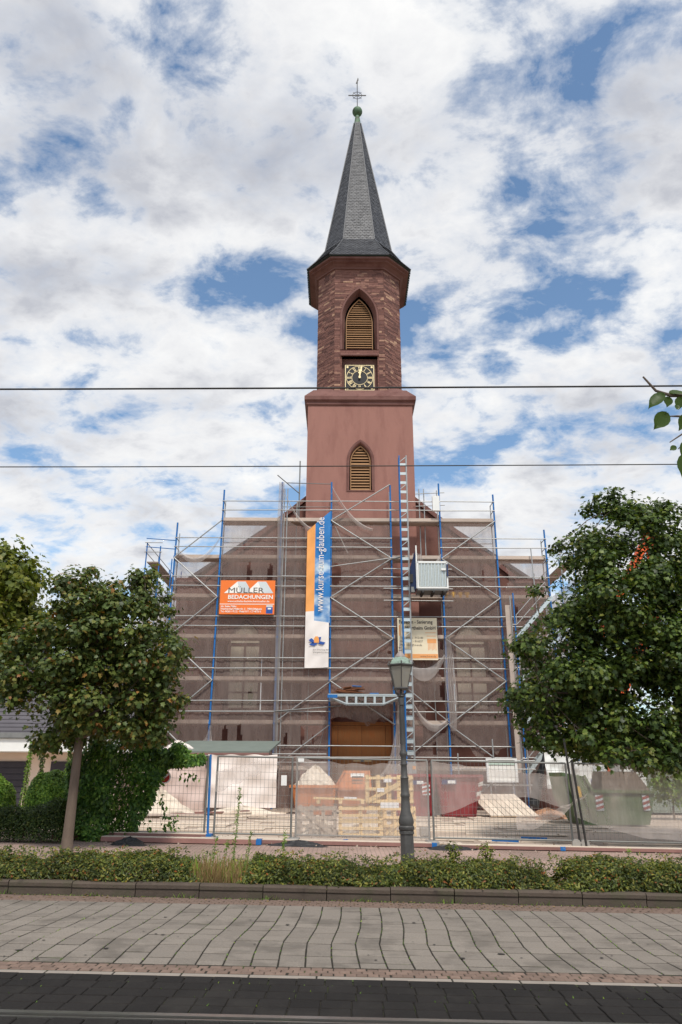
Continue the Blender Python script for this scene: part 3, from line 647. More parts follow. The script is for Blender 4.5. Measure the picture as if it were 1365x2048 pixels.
for cx in (-4.85, 6.6):
    wnd = MB().prism(lancet(cx, .86, 4.62, 7.6, 9.1), NY + .3, NY + .33).build('window', m_trim, church)
    for r in range(4):
        for s in (-1, 1): block('pane', (cx + s * .38, NY + .27, 5.15 + r * .78), (.68, .03, .7), m_pane, wnd)
    MB().prism(lancet(cx, .74, 8.0, 8.05, 9.0), NY + .255, NY + .285).build('pane', m_pane, wnd)
    m = MB().box(cx - .04, NY + .2, 4.62, cx + .04, NY + .3, 8.0)
    for r in range(5): m.box(cx - .8, NY + .22, 4.74 + r * .78, cx + .8, NY + .3, 4.8 + r * .78)
    m.build('mullion', m_trim, wnd)
    block('window_sill', (cx, NY - .02, 4.52), (2.2, .3, .16), m_trim, church)
block('plinth', (TX - 5.2 - 1.2, NY - .04, .7), (6.0, .12, 1.3), m_trim, church); block('plinth', (TX + 5.2 + 1.15, NY - .04, .7), (6.0, .12, 1.3), m_trim, church)
# boarded door in the portal
door = MB().box(TX - 1.5, FY + .5, .1, TX + 1.5, FY + .6, 4.9).build('door', m_trim, church)
for s in (-1, 1):
    lf = block('plywood_leaf', (TX + s * .57, FY + .42, 2.05), (1.125, .05, 3.75), m_plywood, door)
    block('side_board', (TX + s * 1.29, FY + .44, 2.05), (.28, .08, 3.75), m_plywood, door)
block('lintel_board', (TX, FY + .43, 4.02), (2.9, .09, .16), m_plywood, door)
block('bolt_bar', (TX + .02, FY + .37, 2.32), (.86, .04, .06), m_wood, door); block('lock', (TX + .02, FY + .34, 2.33), (.13, .05, .1), m_galv_dark, door)
for s in (-1, 1): block('step', (TX, FY - .35 + s * .15, .2 + .08 * (s + 1)), (3.4, .5, .16), m_trim, church)
# ------------------------------------------------------------------ scaffold
SY0, SY1 = 34.8, 35.5
PX = dict(A=-8.3, B=-6.03, C=-3.04, D=-.5, E=2.52, F=5.03, G=7.8, H=10.28)
LEV = [1.9, 3.9, 5.88, 7.88, 9.87, 11.87, 13.85]
TOP = dict(A=13.7, B=15.5, C=15.95, D=15.95, E=15.8, F=15.9, G=15.3, H=13.4)
scaf = empty('scaffold', (1., SY0, gz(1, SY0)), 'tall tube scaffold with blue posts standing across the church front', 'scaffold')
def post(x, y, z1, r=.044, blue=True, z0=None):
    z0 = gz(x, y) if z0 is None else z0; z = z0; k = 0
    a = z0; seams = [l for l in LEV if z0 + .6 < l < z1 - .5]
    o = pipe('standard', (x, y, z0), (x + random.uniform(-.015, .015), y, z1), r, m_blue if blue else m_galv, scaf)
    return o
for k, x in PX.items():
    post(x, SY0, TOP[k])
    post(x, SY1, TOP[k] - (.35 if k in 'ABGH' else .1), .03, False)
    for l in LEV:
        if l < TOP[k] - .5:
            pipe('transom', (x, SY0 - .03, l - .06), (x, SY1 + .05, l - .06), .028, m_galv_dark, scaf)
            block('coupler', (x, SY0 - .02, l + .02), (.085, .1, .11), m_blue, scaf)
bays = list(zip('ABCDEFG', 'BCDEFGH'))
decktop = dict(A=11.9, B=13.9, C=13.9, D=13.9, E=13.9, F=13.9, G=11.9)
for bi, (a, b) in enumerate(bays):
    xa, xb = PX[a], PX[b]
    for li, l in enumerate(LEV):
        if l > decktop[a] + .1: continue
        hole = (a == 'D' and li < 2)                     # door bay
        if not hole:
            for j in range(2):
                block('deck_board', ((xa + xb) / 2, SY0 + .28 + j * .33, l), (xb - xa - .06, .31, .06), m_deck, scaf)
            block('toe_board', ((xa + xb) / 2, SY0 + .1, l + .09), (xb - xa - .08, .03, .17), m_toe, scaf)
        for h in (.55, 1.03):                             # guard rails
            if hole and h < .6 and li == 1: continue
            if a == 'E' and 4 < li < 6: continue
            z = l + h; sag = random.uniform(-.02, .02)
            pipe('guard_rail', (xa - .05, SY0 - .045, z + sag), (xb + .05, SY0 - .045, z), .026, m_galv, scaf)
        if a in 'BDFC' and li % 2 == bi % 2:
            pipe('guard_rail', (xa, SY1 + .02, l + 1.0), (xb, SY1 + .02, l + 1.0), .02, m_galv_dark, scaf)
        # zigzag bracing
        if a in 'ADF' and (li < 6 or a == 'D'):
            up = (li % 2 == 1) ^ (a == 'D')
            if a == 'D' and li < 1: continue
            p, q = ((xa, l - .02), (xb, l + 1.96)) if up else ((xb, l - .02), (xa, l + 1.96))
            if l + 1.96 > decktop[a] + 2.2: continue
            pipe('diagonal_brace', (p[0], SY0 - .075, p[1]), (q[0], SY0 - .075, q[1]), .032, m_galv, scaf)
pipe('diagonal_brace', (PX['C'], SY0 - .07, 1.95), (PX['D'], SY0 - .07, 3.85), .024, m_galv, scaf)
pipe('diagonal_brace', (PX['D'], SY0 - .07, 5.8), (PX['C'], SY0 - .07, 3.95), .024, m_galv, scaf)
pipe('diagonal_brace', (PX['C'] + .2, SY1, 5.85), (PX['C'] + .9, SY1 - .1, 3.7), .022, m_galv, scaf)
pipe('diagonal_brace', (PX['C'] + 2.3, SY1, 3.8), (PX['C'] + 1.9, SY1, 2.2), .02, m_galv, scaf)
pipe('diagonal_brace', (PX['E'], SY0 - .07, 6.0), (PX['F'], SY0 - .07, 4.0), .024, m_galv, scaf)
pipe('diagonal_brace', (PX['E'], SY0 - .07, 2.0), (PX['F'], SY0 - .07, 3.95), .024, m_galv, scaf)
pipe('diagonal_brace', (1.9, SY0 + .3, 7.4), (1.35, SY0 + .3, 6.0), .022, m_galv, scaf)
# ladder beam let loose in the upper bay, spare tubes, top posts
pipe('loose_tube', (-.3, SY0 + .2, 13.6), (.35, SY0 + .25, 12.2), .03, m_white, scaf)
pipe('loose_tube', (PX['C'], SY0 - .1, 4.45), (.05, SY0 - .12, 4.7), .03, m_galv_dark, scaf)
pipe('loose_tube', (PX['D'], SY0 - .1, 11.4), (3.2, SY0 - .3, 11.9), .026, m_galv, scaf)
for z in (11.3, 10.3, 9.7): pipe('loose_tube', (2.1, SY0 - .12, z), (5.5, SY0 - .12, z - .02), .022, m_galv, scaf)
pipe('standard', (-2.2, SY1 + .1, 13.9), (-2.2, SY1 + .1, 17.5), .035, m_galv_dark, scaf)
pipe('standard', (-2.35, SY1 + .1, 3.0), (-2.3, SY1 + .1, 15.2), .03, m_galv, scaf)
pipe('standard', (-1.55, SY1 + .1, 1.0), (-1.5, SY1 + .1, 13.8), .028, m_galv, scaf)
for x in (-2.9, -2.75): pipe('standard', (x, SY0 + .05, .3), (x, SY0 + .05, 15.6), .026, m_galv, scaf)
pipe('guard_rail', (-3.3, SY0 - .1, 16.3), (-2.2, SY1, 15.6), .026, m_galv_dark, scaf)
pipe('guard_rail', (-2.9, SY1, 16.2), (PX['D'], SY0, 15.85), .024, m_galv_dark, scaf)
for x in (4.1, 4.35): pipe('standard', (x, SY1 + .05, 9.8), (x, SY1 + .05, 15.9), .028, m_galv, scaf)
for z in (14.9, 15.6): pipe('guard_rail', (3.9, SY1, z), (5.4, SY1 - .2, z), .022, m_galv, scaf)
for z in (4.9, 7.5, 2.6): pipe('standard', (4.55, SY1, z - 2.0), (4.5, SY1, z + 1.2), .024, m_galv, scaf)
pipe('standard', (9.55, SY0 - .1, 7.6), (9.5, SY0 - .1, 12.4), .028, m_galv, scaf)
block('ladder_box', (4.85, SY0 - .1, 14.75), (.36, .2, .8), m_white, scaf)
# frames and boards above the upper decks
for (x, z) in ((PX['A'], 11.9), (PX['B'], 13.9), (PX['G'], 13.9), (PX['H'], 11.9)):
    pipe('end_rail', (x, SY0, z + 1.02), (x, SY1, z + 1.02), .022, m_galv, scaf); pipe('end_rail', (x, SY0, z + .55), (x, SY1, z + .55), .022, m_galv, scaf)
# returns down both sides of the nave
for x, sgn in ((PX['A'] - .95, -1), (PX['H'] + .95, 1)):
    for y in (35.6, 38.2, 40.8, 43.4):
        for dx in (0, .7 * sgn): post(x + dx, y, 12.9 - .2 * random.random(), .032, dx != 0 or sgn < 0)
        for l in LEV[:5]: pipe('transom', (x, y, l - .06), (x + .7 * sgn, y, l - .06), .026, m_galv_dark, scaf)
    for y in (35.6, 38.2, 40.8):
        for l in LEV[:6]:
            block('deck_board', (x + .35 * sgn, y + 1.3, l), (.6, 2.5, .05), m_deck, scaf)
            pipe('guard_rail', (x + .72 * sgn, y, l + 1), (x + .72 * sgn, y + 2.6, l + 1), .021, m_galv, scaf)
            pipe('guard_rail', (x + .72 * sgn, y, l + .5), (x + .72 * sgn, y + 2.6, l + .5), .021, m_galv, scaf)
    for l in (11.87 + .5, 11.87 + 1.0): pipe('guard_rail', (x - .1 * sgn, 35.55, l), (x + .8 * sgn, 35.55, l), .022, m_galv, scaf)
for z in (12.3, 12.75): pipe('guard_rail', (-9.95, 35.4, z + .3), (PX['A'], SY0, z), .022, m_blue, scaf)
# stair tower at the right-hand end
PG2 = 8.22
post(PG2, 33.9, 9.9, .034); post(PG2, 34.5, 9.9, .03, False); post(10.3, 33.9, 9.9, .03, False)
block('upright_board', (8.02, 34.3, 5.6), (.24, .05, 7.6), m_deck, scaf)
for k, l in enumerate(LEV[:4]):
    x0, x1 = 8.3, 10.1
    for yy in (33.9, 34.5): beam('stair_stringer', (x0, yy, l - .1), (x1, yy, l + 1.85), .04, .16, m_alu, scaf)
    for i in range(9): t = (i + .5) / 9; block('stair_tread', (x0 + (x1 - x0) * t, 34.2, l - .05 + 1.95 * t), (.22, .58, .03), m_alu, scaf)
    for h in (.5, .95): pipe('stair_rail', (x0, 33.86, l + h), (x1 - .3, 33.86, l + h + 1.6), .02, m_galv, scaf)
    pipe('stair_rail', (x0, 33.86, l + .5), (x0, 33.86, l + .95), .02, m_galv, scaf); pipe('stair_rail', (x0, 33.86, l + .5), (x0 - .2, 33.86, l + .5), .02, m_galv, scaf)
# low scaffold bench on the right of the door, and base tubes on the left
for x in (5.15, 6.7, 8.2): pipe('standard', (x, 33.4, .2), (x, 33.4, 2.6 if x != 6.7 else 3.2), .03, m_galv, scaf)
for z in (1.3, 1.95, 2.3): pipe('ledger', (5.0, 33.4, z), (8.5, 33.4, z), .026, m_galv, scaf)
pipe('diagonal_brace', (5.2, 33.35, .4), (8.0, 33.35, 2.4), .024, m_galv, scaf)
for z in (2.2, 2.55): pipe('ledger', (-3.0, 33.8, z), (-.6, 33.8, z), .024, m_galv, scaf)
# door canopy of two lattice girders
can = empty('door_canopy', (1.0, 34.3, 5.0), 'aluminium lattice girder canopy deck over the church door', 'canopy')
for yy in (33.7, 34.4):
    beam('top_chord', (-.55, yy, 5.06), (2.75, yy, 5.06), .05, .06, m_alu, can); beam('bottom_chord', (.25, yy, 4.72), (2.0, yy, 4.72), .05, .05, m_alu, can)
    beam('end_strut', (-.5, yy, 5.03), (.25, yy, 4.73), .05, .05, m_alu, can); beam('end_strut', (2.7, yy, 5.03), (2.0, yy, 4.73), .05, .05, m_alu, can)
    for i in range(5): block('web_plate', (.3 + i * .42, yy, 4.89), (.1, .04, .3), m_alu, can)
for j in range(5): block('canopy_deck_board', (1.1, 33.75 + j * .2, 5.12), (3.3, .18, .045), m_deck if j else m_alu, can)
block('blue_end', (-.35, 33.68, 5.04), (.45, .06, .14), m_blue, can)
m_scrap = M('scrap_timber', lin(112, 70, 46), .85, var=.3, scale=6, rnd=.35)
pile = empty('scrap_timber_pile', (.45, 33.95, 5.145), 'heap of broken brown planks lying on the door canopy', 'timber pile')
for i in range(26):
    z = 5.16 + .33 * (i / 26) ; l = random.uniform(.5, 1.3) * (1.15 - i / 40)
    block('broken_plank', (.55 + random.uniform(-.28, .28), 33.95 + random.uniform(-.15, .15), z), (l, .12, .035), m_scrap, pile, (random.uniform(-.1, .1), random.uniform(-.12, .12), random.uniform(-.35, .35)))
block('blue_plank', (.75, 33.82, 5.5), (.42, .12, .035), m_blue, pile, (0, .05, .1))
m_dum = block('short_plank', (1.55, 33.8, 5.17), (.4, .14, .05), m_blue, pile)

# ------------------------------------------------------------------ debris netting
def net(name, x0, x1, zb, zt, label, holes=(), y=SY0 + .07, top=None, bot=None, mat=None, cell=.085, billow=.05, group='debris nets on the scaffold', right=None):
    nx = max(4, int((x1 - x0) / cell)); nz = max(4, int((zt - zb) / cell)); rs = random.random() * 9
    idx = {}; vs = []; fs = []
    for j in range(nz + 1):
        for i in range(nx + 1):
            u, w = i / nx, j / nz; x = x0 + (x1 - x0) * u
            t = zt + (top(u) if top else 0); b = zb + (bot(u) if bot else 0); z = b + (t - b) * w
            yy = y - billow * math.sin(math.pi * u) * (.5 + .5 * math.sin(z * 3.1 + rs)) - .02 * math.sin(x * 13 + z * 1.1 + rs) * math.sin(z * .9 + rs) - .012 * math.sin(x * 29 - z * .6 + rs)
            vs.append((x, yy, z))
    for j in range(nz):
        for i in range(nx):
            a = j * (nx + 1) + i; q = [a, a + 1, a + nx + 2, a + nx + 1]
            cx = sum(vs[k][0] for k in q) / 4; czz = sum(vs[k][2] for k in q) / 4
            if any(((cx - hx) / hw) ** 2 + (abs((czz - hz) / hh)) ** 1.6 < 1 for hx, hz, hw, hh in holes): continue
            fs.append(tuple(q))
    used = sorted({k for f in fs for k in f}); mp_ = {k: i for i, k in enumerate(used)}
    o = MB().add([vs[k] for k in used], [tuple(mp_[k] for k in f) for f in fs]).build(name, mat or m_net, smooth=True, recalc=False)
    return tag(o, label, 'net', group)
sag = lambda d: (lambda u: -d * 4 * u * (1 - u))
net('debris_net', PX['A'], PX['B'], 1.0, 11.75, 'grey debris net on the leftmost bay of the scaffold front', top=lambda u: .5 * (1 - u) ** 2 - .1, holes=[])
net('debris_net', PX['B'], PX['C'], 2.3, 13.8, 'grey debris net behind the orange roofer sign, slit in several places', y=SY0 + .07,
    holes=[(-4.55, 11.1, .11, .55), (-3.5, 11.0, .13, .6), (-4.85, 12.5, .06, .18), (-5.95, 10.7, .08, .55), (-4.2, 5.15, .1, .38), (-5.3, 3.2, .14, .6), (-4.65, 3.25, .12, .7)])
net('debris_net', PX['C'], PX['D'], 2.0, 14.2, 'grey debris net beside the blue vertical banner, its top edge sagging', top=sag(.7), bot=lambda u: .35 * math.sin(u * 5), holes=[(-1.75, 3.4, .09, .42), (-2.5, 3.2, .07, .35), (-1.25, 3.25, .04, .2)])
net('debris_net', PX['D'], PX['E'], 4.1, 15.6, 'grey debris net above the door canopy, its top edge hanging in a curve', top=lambda u: -1.95 * min(1, u * 1.9) ** .6 if u < .9 else -1.95, bot=lambda u: .12 * math.sin(u * 9), holes=[(-.25, 11.05, .28, .62), (2.35, 7.2, .06, .12)])
net('torn_net', PX['D'] + .3, PX['E'] - .2, 4.1, 5.0, 'ragged strip of net hanging down in front of the church door', bot=lambda u: .16 * math.sin(u * 7) + .1 * math.sin(u * 17 + 1) + .07 * math.sin(u * 41), y=SY0 + .4, mat=m_net)
net('debris_net', PX['E'], PX['F'], 1.2, 9.3, 'torn grey debris net below the hoist cage with one large ragged hole', top=lambda u: -.35 * math.sin(u * 3) - (1.2 * (u - .6) if u > .6 else 0),
    holes=[(4.55, 4.35, .58, .62), (4.75, 3.9, .3, .4), (4.35, 2.85, .1, .3), (4.85, 5.4, .15, .55), (4.9, 6.4, .2, .5), (4.85, 8.0, .14, .7)])
net('debris_net', PX['F'], PX['G'], 2.25, 13.75, 'grey debris net on the bay right of the hoist, scalloped along its bottom', bot=lambda u: .45 + .4 * math.sin(u * 9.1) * (1.1 - u) + .16 * math.sin(u * 21 + 1) + .06 * math.sin(u * 47), holes=[(7.05, 11.0, .06, .28)])
net('debris_net', PX['G'], PX['H'], 1.2, 11.75, 'grey debris net behind the scaffold stairs at the right end', holes=[(8.05, 10.95, .26, .62), (8.55, 9.15, .1, .42)])
for x, s, lb in ((-9.98, -1, 'debris net down the left side of the church'), (11.96, 1, 'debris net down the right side of the church')):
    m = MB(); n = 30
    m.add([(x + .03 * math.sin(i), 35.5 + i * .27, z) for i in range(n) for z in (1.2, 4, 7, 11.2)], [(i * 4 + k, (i + 1) * 4 + k, (i + 1) * 4 + k + 1, i * 4 + k + 1) for i in range(n - 1) for k in range(3)])
    tag(m.build('debris_net', m_netpale, recalc=False), lb, 'net', 'debris nets on the scaffold')
net('side_net', -9.95, -8.5, 4.2, 9.6, 'pale net closing the gap at the left corner of the church', y=35.55, mat=m_netpale)
# bunched or loosely draped netting
def drape(name, pts, w, label, mat=None, n=14):
    m = MB(); P_ = [Vector(p) for p in pts]; nn = 24
    def at(t):
        f = t * (len(P_) - 1); i = min(int(f), len(P_) - 2); return P_[i].lerp(P_[i + 1], f - i)
    m.add([tuple(at(i / nn) + Vector(((j / n - .5) * w(i / nn), .06 * math.sin(j * 2.1 + i * .3), .02 * math.sin(j)))) for i in range(nn + 1) for j in range(n + 1)],
          [(i * (n + 1) + j, i * (n + 1) + j + 1, (i + 1) * (n + 1) + j + 1, (i + 1) * (n + 1) + j) for i in range(nn) for j in range(n)])
    return tag(m.build(name, mat or m_netpale, smooth=True, recalc=False), label, 'net')
drape('gathered_net', [(2.75, 34.55, 4.9), (2.7, 34.5, 3.6), (2.5, 34.4, 2.3), (2.3, 34.3, 1.6)], lambda t: .2 + .9 * t * t, 'bunched pale net hanging beside the church door, right of it')
drape('gathered_net', [(3.75, 34.4, 12.0), (3.85, 34.4, 11.2), (3.95, 34.35, 10.9)], lambda t: .45, 'pink net bunched over the hoist cage corner')
drape('gathered_net', [(-3.05, 34.7, 15.9), (-3.1, 34.7, 14.0), (-3.02, 34.7, 11.0), (-2.98, 34.7, 2.2)], lambda t: .3 - .12 * t, 'pale net wound along the blue post right of the roofer sign')
drape('gathered_net', [(5.12, 34.7, 8.0), (5.15, 34.6, 6.4), (5.2, 34.6, 5.0), (5.2, 34.6, 3.6)], lambda t: .2 + .3 * math.sin(3 * t), 'pale net strip wound round the blue post left of the right window')
drape('gathered_net', [(-5.95, 34.65, 3.8), (-6.0, 34.5, 3.2), (-6.1, 34.3, 2.75)], lambda t: .1 + .9 * t * t, 'pale net fanning out at a blue post above the shed roof')
def swag(p, q, d, h, label, mat=None, y=SY0 - .09):
    m = MB(); n = 22; vs = []
    for i in range(n + 1):
        u = i / n; x = p[0] + (q[0] - p[0]) * u; z = p[1] + (q[1] - p[1]) * u - d * 4 * u * (1 - u)
        for k in range(4): vs.append((x, y - .04 * math.sin(k * 1.5), z - h * k / 3 * (.4 + 2.4 * u * (1 - u))))
    m.add(vs, [(i * 4 + k, (i + 1) * 4 + k, (i + 1) * 4 + k + 1, i * 4 + k + 1) for i in range(n) for k in range(3)])
    return tag(m.build('net_swag', mat or m_netpale, smooth=True, recalc=False), label, 'net')
swag((-8.25, 12.5), (-6.05, 13.0), .9, .3, 'pale net sagging between the two left posts at the top')
swag((-3.0, 15.6), (-.5, 13.6), 1.0, .22, 'pale net rope sagging left of the blue banner top')
swag((-.45, 15.7), (1.6, 13.4), .45, .25, 'pale net edge curving down right of the blue banner')
swag((3.2, 5.3), (5.0, 4.2), .75, .35, 'pale net sagging under the ragged hole below the signboard')
swag((3.1, 6.8), (4.95, 7.1), .5, .6, 'pale net sagging under the cream signboard')
swag((3.95, 11.0), (5.0, 12.1), .15, .6, 'pink net stretched from the hoist cage to the blue post')

# ------------------------------------------------------------------ signs and banner
m_orange = M('orange_sign_board', lin(240, 122, 50), .55, var=.03, scale=1)
m_signwhite = M('sign_white', lin(244, 240, 232), .55, var=.02)
m_signgrey = M('sign_grey', lin(96, 88, 82), .6, var=.08)
m_silver = M('sign_silver', lin(206, 212, 214), .5, var=.12, scale=1.5)
m_signblue = M('sign_blue', lin(44, 84, 160), .55, var=.05)
sg = MB().box(-5.86, 34.52, 8.95, -3.2, 34.56, 10.63).build('company_sign', m_orange); tag(sg, 'orange roofing company sign with silver roof peaks hung on the scaffold', 'sign')
y_ = 34.514
def flat(name, poly, mat, parent, y, t=.006): return MB().prism(poly, y, y + t).build(name, mat, parent)
flat('roof_peak_picture', [(-5.68, 9.99), (-5.05, 10.57), (-4.65, 10.57), (-4.42, 10.2), (-4.05, 10.57), (-3.65, 10.57), (-3.28, 9.99)], m_silver, sg, y_)
flat('roof_peak_picture', [(-5.68, 9.99), (-5.05, 10.57), (-4.9, 9.99)], m_signwhite, sg, y_ - .004); flat('roof_peak_picture', [(-4.42, 10.2), (-4.05, 10.57), (-3.8, 9.99), (-4.5, 9.99)], m_signwhite, sg, y_ - .004)
text('lettering', 'MÜLLER', .38, (-5.5, y_ - .012, 10.0), m_signgrey, sg, sx=1.3)
text('lettering', 'BEDACHUNGEN', .28, (-5.48, y_ - .012, 9.7), m_signwhite, sg, sx=1.06, bold=.006)
text('lettering', 'www.schieferdachdeckermueller.de', .13, (-5.48, y_ - .012, 9.54), m_signwhite, sg, sx=1.08, bold=.002)
flat('white_line', [(-5.85, 9.43), (-3.22, 9.43), (-3.22, 9.46), (-5.85, 9.46)], m_signwhite, sg, y_)
for i, s in enumerate(('Inh. Stefan Müller', 'Friedrich-Karl-Müller-Str. 5 · 74842 Billigheim', 'Tel.: 06265 / 92 22 · Mobil 0171 / 77 48 33 5')): text('lettering', s, .125, (-5.79, y_ - .012, 9.29 - i * .125), m_signwhite, sg, bold=.003, sx=.86)
flat('blue_emblem', [(-3.6, 8.99), (-3.28, 8.99), (-3.28, 9.3), (-3.6, 9.3)], m_signblue, sg, y_); flat('emblem_roof', [(-3.59, 9.3), (-3.29, 9.3), (-3.29, 9.4), (-3.59, 9.4)], m_silver, sg, y_); flat('emblem_roof', [(-3.52, 9.19), (-3.36, 9.19), (-3.36, 9.26), (-3.52, 9.26)], m_signwhite, sg, y_ - .004)
m_cream = M('cream_sign_board', lin(236, 222, 192), .55, var=.03, scale=1)
m_orangebar = M('pale_orange_band', lin(236, 166, 104), .55, var=.03)
fs = MB().box(2.73, 34.5, 6.8, 4.62, 34.54, 8.8).build('company_sign', m_cream); tag(fs, 'cream facade restoration sign behind the hoist mast, showing an orange column', 'sign')
y_ = 34.494
text('lettering', 'Fassaden - Sanierung', .235, (2.8, y_ - .006, 8.53), m_signgrey, fs, sx=.82, bold=.005); text('lettering', 'Wertheim GmbH', .235, (4.55, y_ - .006, 8.24), m_signgrey, fs, align='RIGHT', sx=.86, bold=.005)
for i, s in enumerate(('Tel.  09342 - 912180', 'Fax  09342 - 916537', 'Mail  info@f-s-w.de')): text('lettering', s, .14, (2.85, y_ - .006, 7.8 - i * .17), m_signgrey, fs, sx=.92)
flat('orange_band', [(2.74, 6.88), (4.61, 6.88), (4.61, 7.08), (2.74, 7.08)], m_orangebar, fs, y_); text('lettering', 'www.f-s-w.de', .14, (4.52, y_ - .01, 6.93), M('band_grey', lin(170, 128, 96)), fs, align='RIGHT', sx=.95)
for i, (w, z) in enumerate(((.5, 8.08), (.44, 7.92), (.42, 7.78))): flat('column_picture', [(4.55 - w, z), (4.55, z), (4.55, z + .02), (4.55 - w, z + .02)], m_orangebar, fs, y_)
for i in range(7): flat('column_picture', [(4.16 + i * .06, 7.25 + .03 * (i % 3)), (4.185 + i * .06, 7.25 + .03 * (i % 3)), (4.185 + i * .06, 7.75), (4.16 + i * .06, 7.75)], m_orangebar, fs, y_)
flat('column_picture', [(4.13, 7.6), (4.56, 7.6), (4.56, 7.77), (4.13, 7.77)], m_orangebar, fs, y_ - .003)
flat('column_picture', [(2.8, 7.95), (2.86, 7.95), (2.86, 8.45), (2.8, 8.45)], m_orangebar, fs, y_)
# banner
bn = empty('church_course_banner', (-1.1, 34.6, 6.4), 'tall blue, orange and white cloth banner with white vertical lettering', 'banner')
m_bblue = bpy.data.materials.new('banner_sky_print'); m_bblue.use_nodes = True
N = m_bblue.node_tree.nodes; L = m_bblue.node_tree.links; p = N['Principled BSDF']; p.inputs['Roughness'].default_value = .7
g = N.new('ShaderNodeNewGeometry'); mpn = N.new('ShaderNodeMapping'); mpn.inputs['Scale'].default_value = (1.2, 1, 1.9); mpn.inputs['Location'].default_value = (.6, 0, .9); L.new(g.outputs['Position'], mpn.inputs[0])
nz_ = N.new('ShaderNodeTexNoise'); nz_.inputs['Scale'].default_value = .8; nz_.inputs['Detail'].default_value = 5; L.new(mpn.outputs[0], nz_.inputs['Vector'])
sp = N.new('ShaderNodeSeparateXYZ'); L.new(g.outputs['Position'], sp.inputs[0])
mr = N.new('ShaderNodeMapRange'); mr.inputs[1].default_value = 12.3; mr.inputs[2].default_value = 11.7; mr.inputs[3].default_value = -.4; mr.inputs[4].default_value = 0; L.new(sp.outputs[2], mr.inputs[0])
ad = N.new('ShaderNodeMath'); L.new(nz_.outputs['Fac'], ad.inputs[0]); L.new(mr.outputs[0], ad.inputs[1])
rp = N.new('ShaderNodeValToRGB'); e = rp.color_ramp.elements; e[0].position = .47; e[0].color = (*lin(34, 118, 186), 1); e[1].position = .66; e[1].color = (*lin(196, 214, 226), 1); L.new(ad.outputs[0], rp.inputs[0]); L.new(rp.outputs[0], p.inputs['Base Color'])
m_borange = M('banner_orange', lin(238, 164, 92), .7, var=.03); m_bwhite = M('banner_white', lin(236, 228, 222), .7, var=.02)
def cloth(name, poly, mat, y):                         # banner field with shallow folds; poly = left x, right x, functions of z
    xl, xr, zb, zt = poly; n, k = 40, 8; vs = []
    for i in range(n + 1):
        for j in range(k + 1):
            u = j / k; x = xl + (xr - xl) * u; b, t = zb(x), zt(x); z = b + (t - b) * i / n
            vs.append((x, y - .02 * math.sin(z * 2.2 + x * 3) - .012 * math.sin(x * 9 + z) - .01 * math.sin(z * 6.5 - x * 8), z))
    MBx = MB().add(vs, [(i * (k + 1) + j, i * (k + 1) + j + 1, (i + 1) * (k + 1) + j + 1, (i + 1) * (k + 1) + j) for i in range(n) for j in range(k)]); return MBx.build(name, mat, bn, smooth=True, recalc=False)
topz = lambda x: 13.22 + (x + 1.69) * (14.32 - 13.22) / 1.19
cloth('orange_field', (-1.69, -1.28, lambda x: 9.1 + .1 * (x + 1.69), topz), m_borange, 34.6)
cloth('blue_field', (-1.28, -.52, lambda x: 8.68 - .14 * (x + 1.28), topz), m_bblue, 34.6)
cloth('white_field', (-1.69, -1.28, lambda x: 6.42, lambda x: 9.1 + .1 * (x + 1.69)), m_bwhite, 34.6); cloth('white_field', (-1.28, -.56, lambda x: 6.42 + .05 * (x + 1.28), lambda x: 8.68 - .14 * (x + 1.28)), m_bwhite, 34.6)
text('lettering', 'www.kurse-zum-glauben.de', .545, (-.84, 34.54, 9.12), m_bwhite, bn, rot=(R(90), R(-90), 0), sx=.79)
text('lettering', 'Eine Einladung der', .1, (-1.3, 34.55, 7.24), m_signgrey, bn); text('lettering', 'Evangelischen Kirche', .1, (-1.3, 34.55, 7.11), m_signgrey, bn)
for q in ([(-1.52, 7.72), (-1.38, 7.82), (-1.2, 7.66), (-1.3, 7.55)], [(-1.5, 7.5), (-1.32, 7.62), (-1.08, 7.56), (-1.25, 7.44)], [(-1.12, 7.85), (-.92, 7.88), (-.97, 7.68), (-1.1, 7.66)], [(-1.02, 7.68), (-.72, 7.62), (-.82, 7.5), (-1.05, 7.55)]): flat('blue_logo_leaf', q, m_signblue, bn, 34.545)
flat('orange_logo_house', [(-1.26, 7.6), (-1.02, 7.6), (-1.02, 7.78), (-1.08, 7.9), (-1.2, 7.9), (-1.26, 7.8)], m_borange, bn, 34.538)
# ------------------------------------------------------------------ hoist: mast and cage
mast = empty('hoist_mast', (3.15, 34.1, .3), 'tall aluminium and blue hoist mast like a ladder beside the cream sign', 'hoist mast')
for x, mt in ((2.96, m_blue), (3.32, m_galv)):
    for yy in (33.95, 34.25): pipe('mast_tube', (x, yy, .2), (x, yy, 17.1), .032, mt, mast)
z = .6; k = 0
while z < 17.0:
    block('rung_plate', (3.14, 33.96, z), (.34, .03, .14), m_alu, mast); block('rung_plate', (3.14, 34.24, z + .1), (.34, .03, .1), m_alu, mast)
    if k % 3 == 2: pipe('mast_diagonal', (2.98, 33.97, z + .15), (3.3, 33.97, z + .42), .02, m_alu, mast)
    z += .5; k += 1
pipe('mast_tie', (2.4, 34.75, 11.75), (3.1, 34.2, 11.8), .03, m_galv_dark, mast); pipe('mast_tie', (2.4, 34.75, 5.9), (3.1, 34.2, 5.9), .03, m_galv_dark, mast)
block('base_box', (3.05, 33.9, 1.95), (.62, .5, .42), m_galv, mast); block('base_box_label', (3.25, 33.64, 2.0), (.14, .01, .14), m_orangebar, mast)
cage = empty('hoist_cage', (4.3, 33.7, 9.8), 'grey perforated steel hoist cage halfway up the scaffold mast', 'hoist cage')
m_perf = M('grey_perforated_sheet', lin(186, 192, 188), .5, metal=.3, var=.12, scale=40)
m_navy = M('dark_blue_steel', lin(44, 58, 92), .5, var=.12)
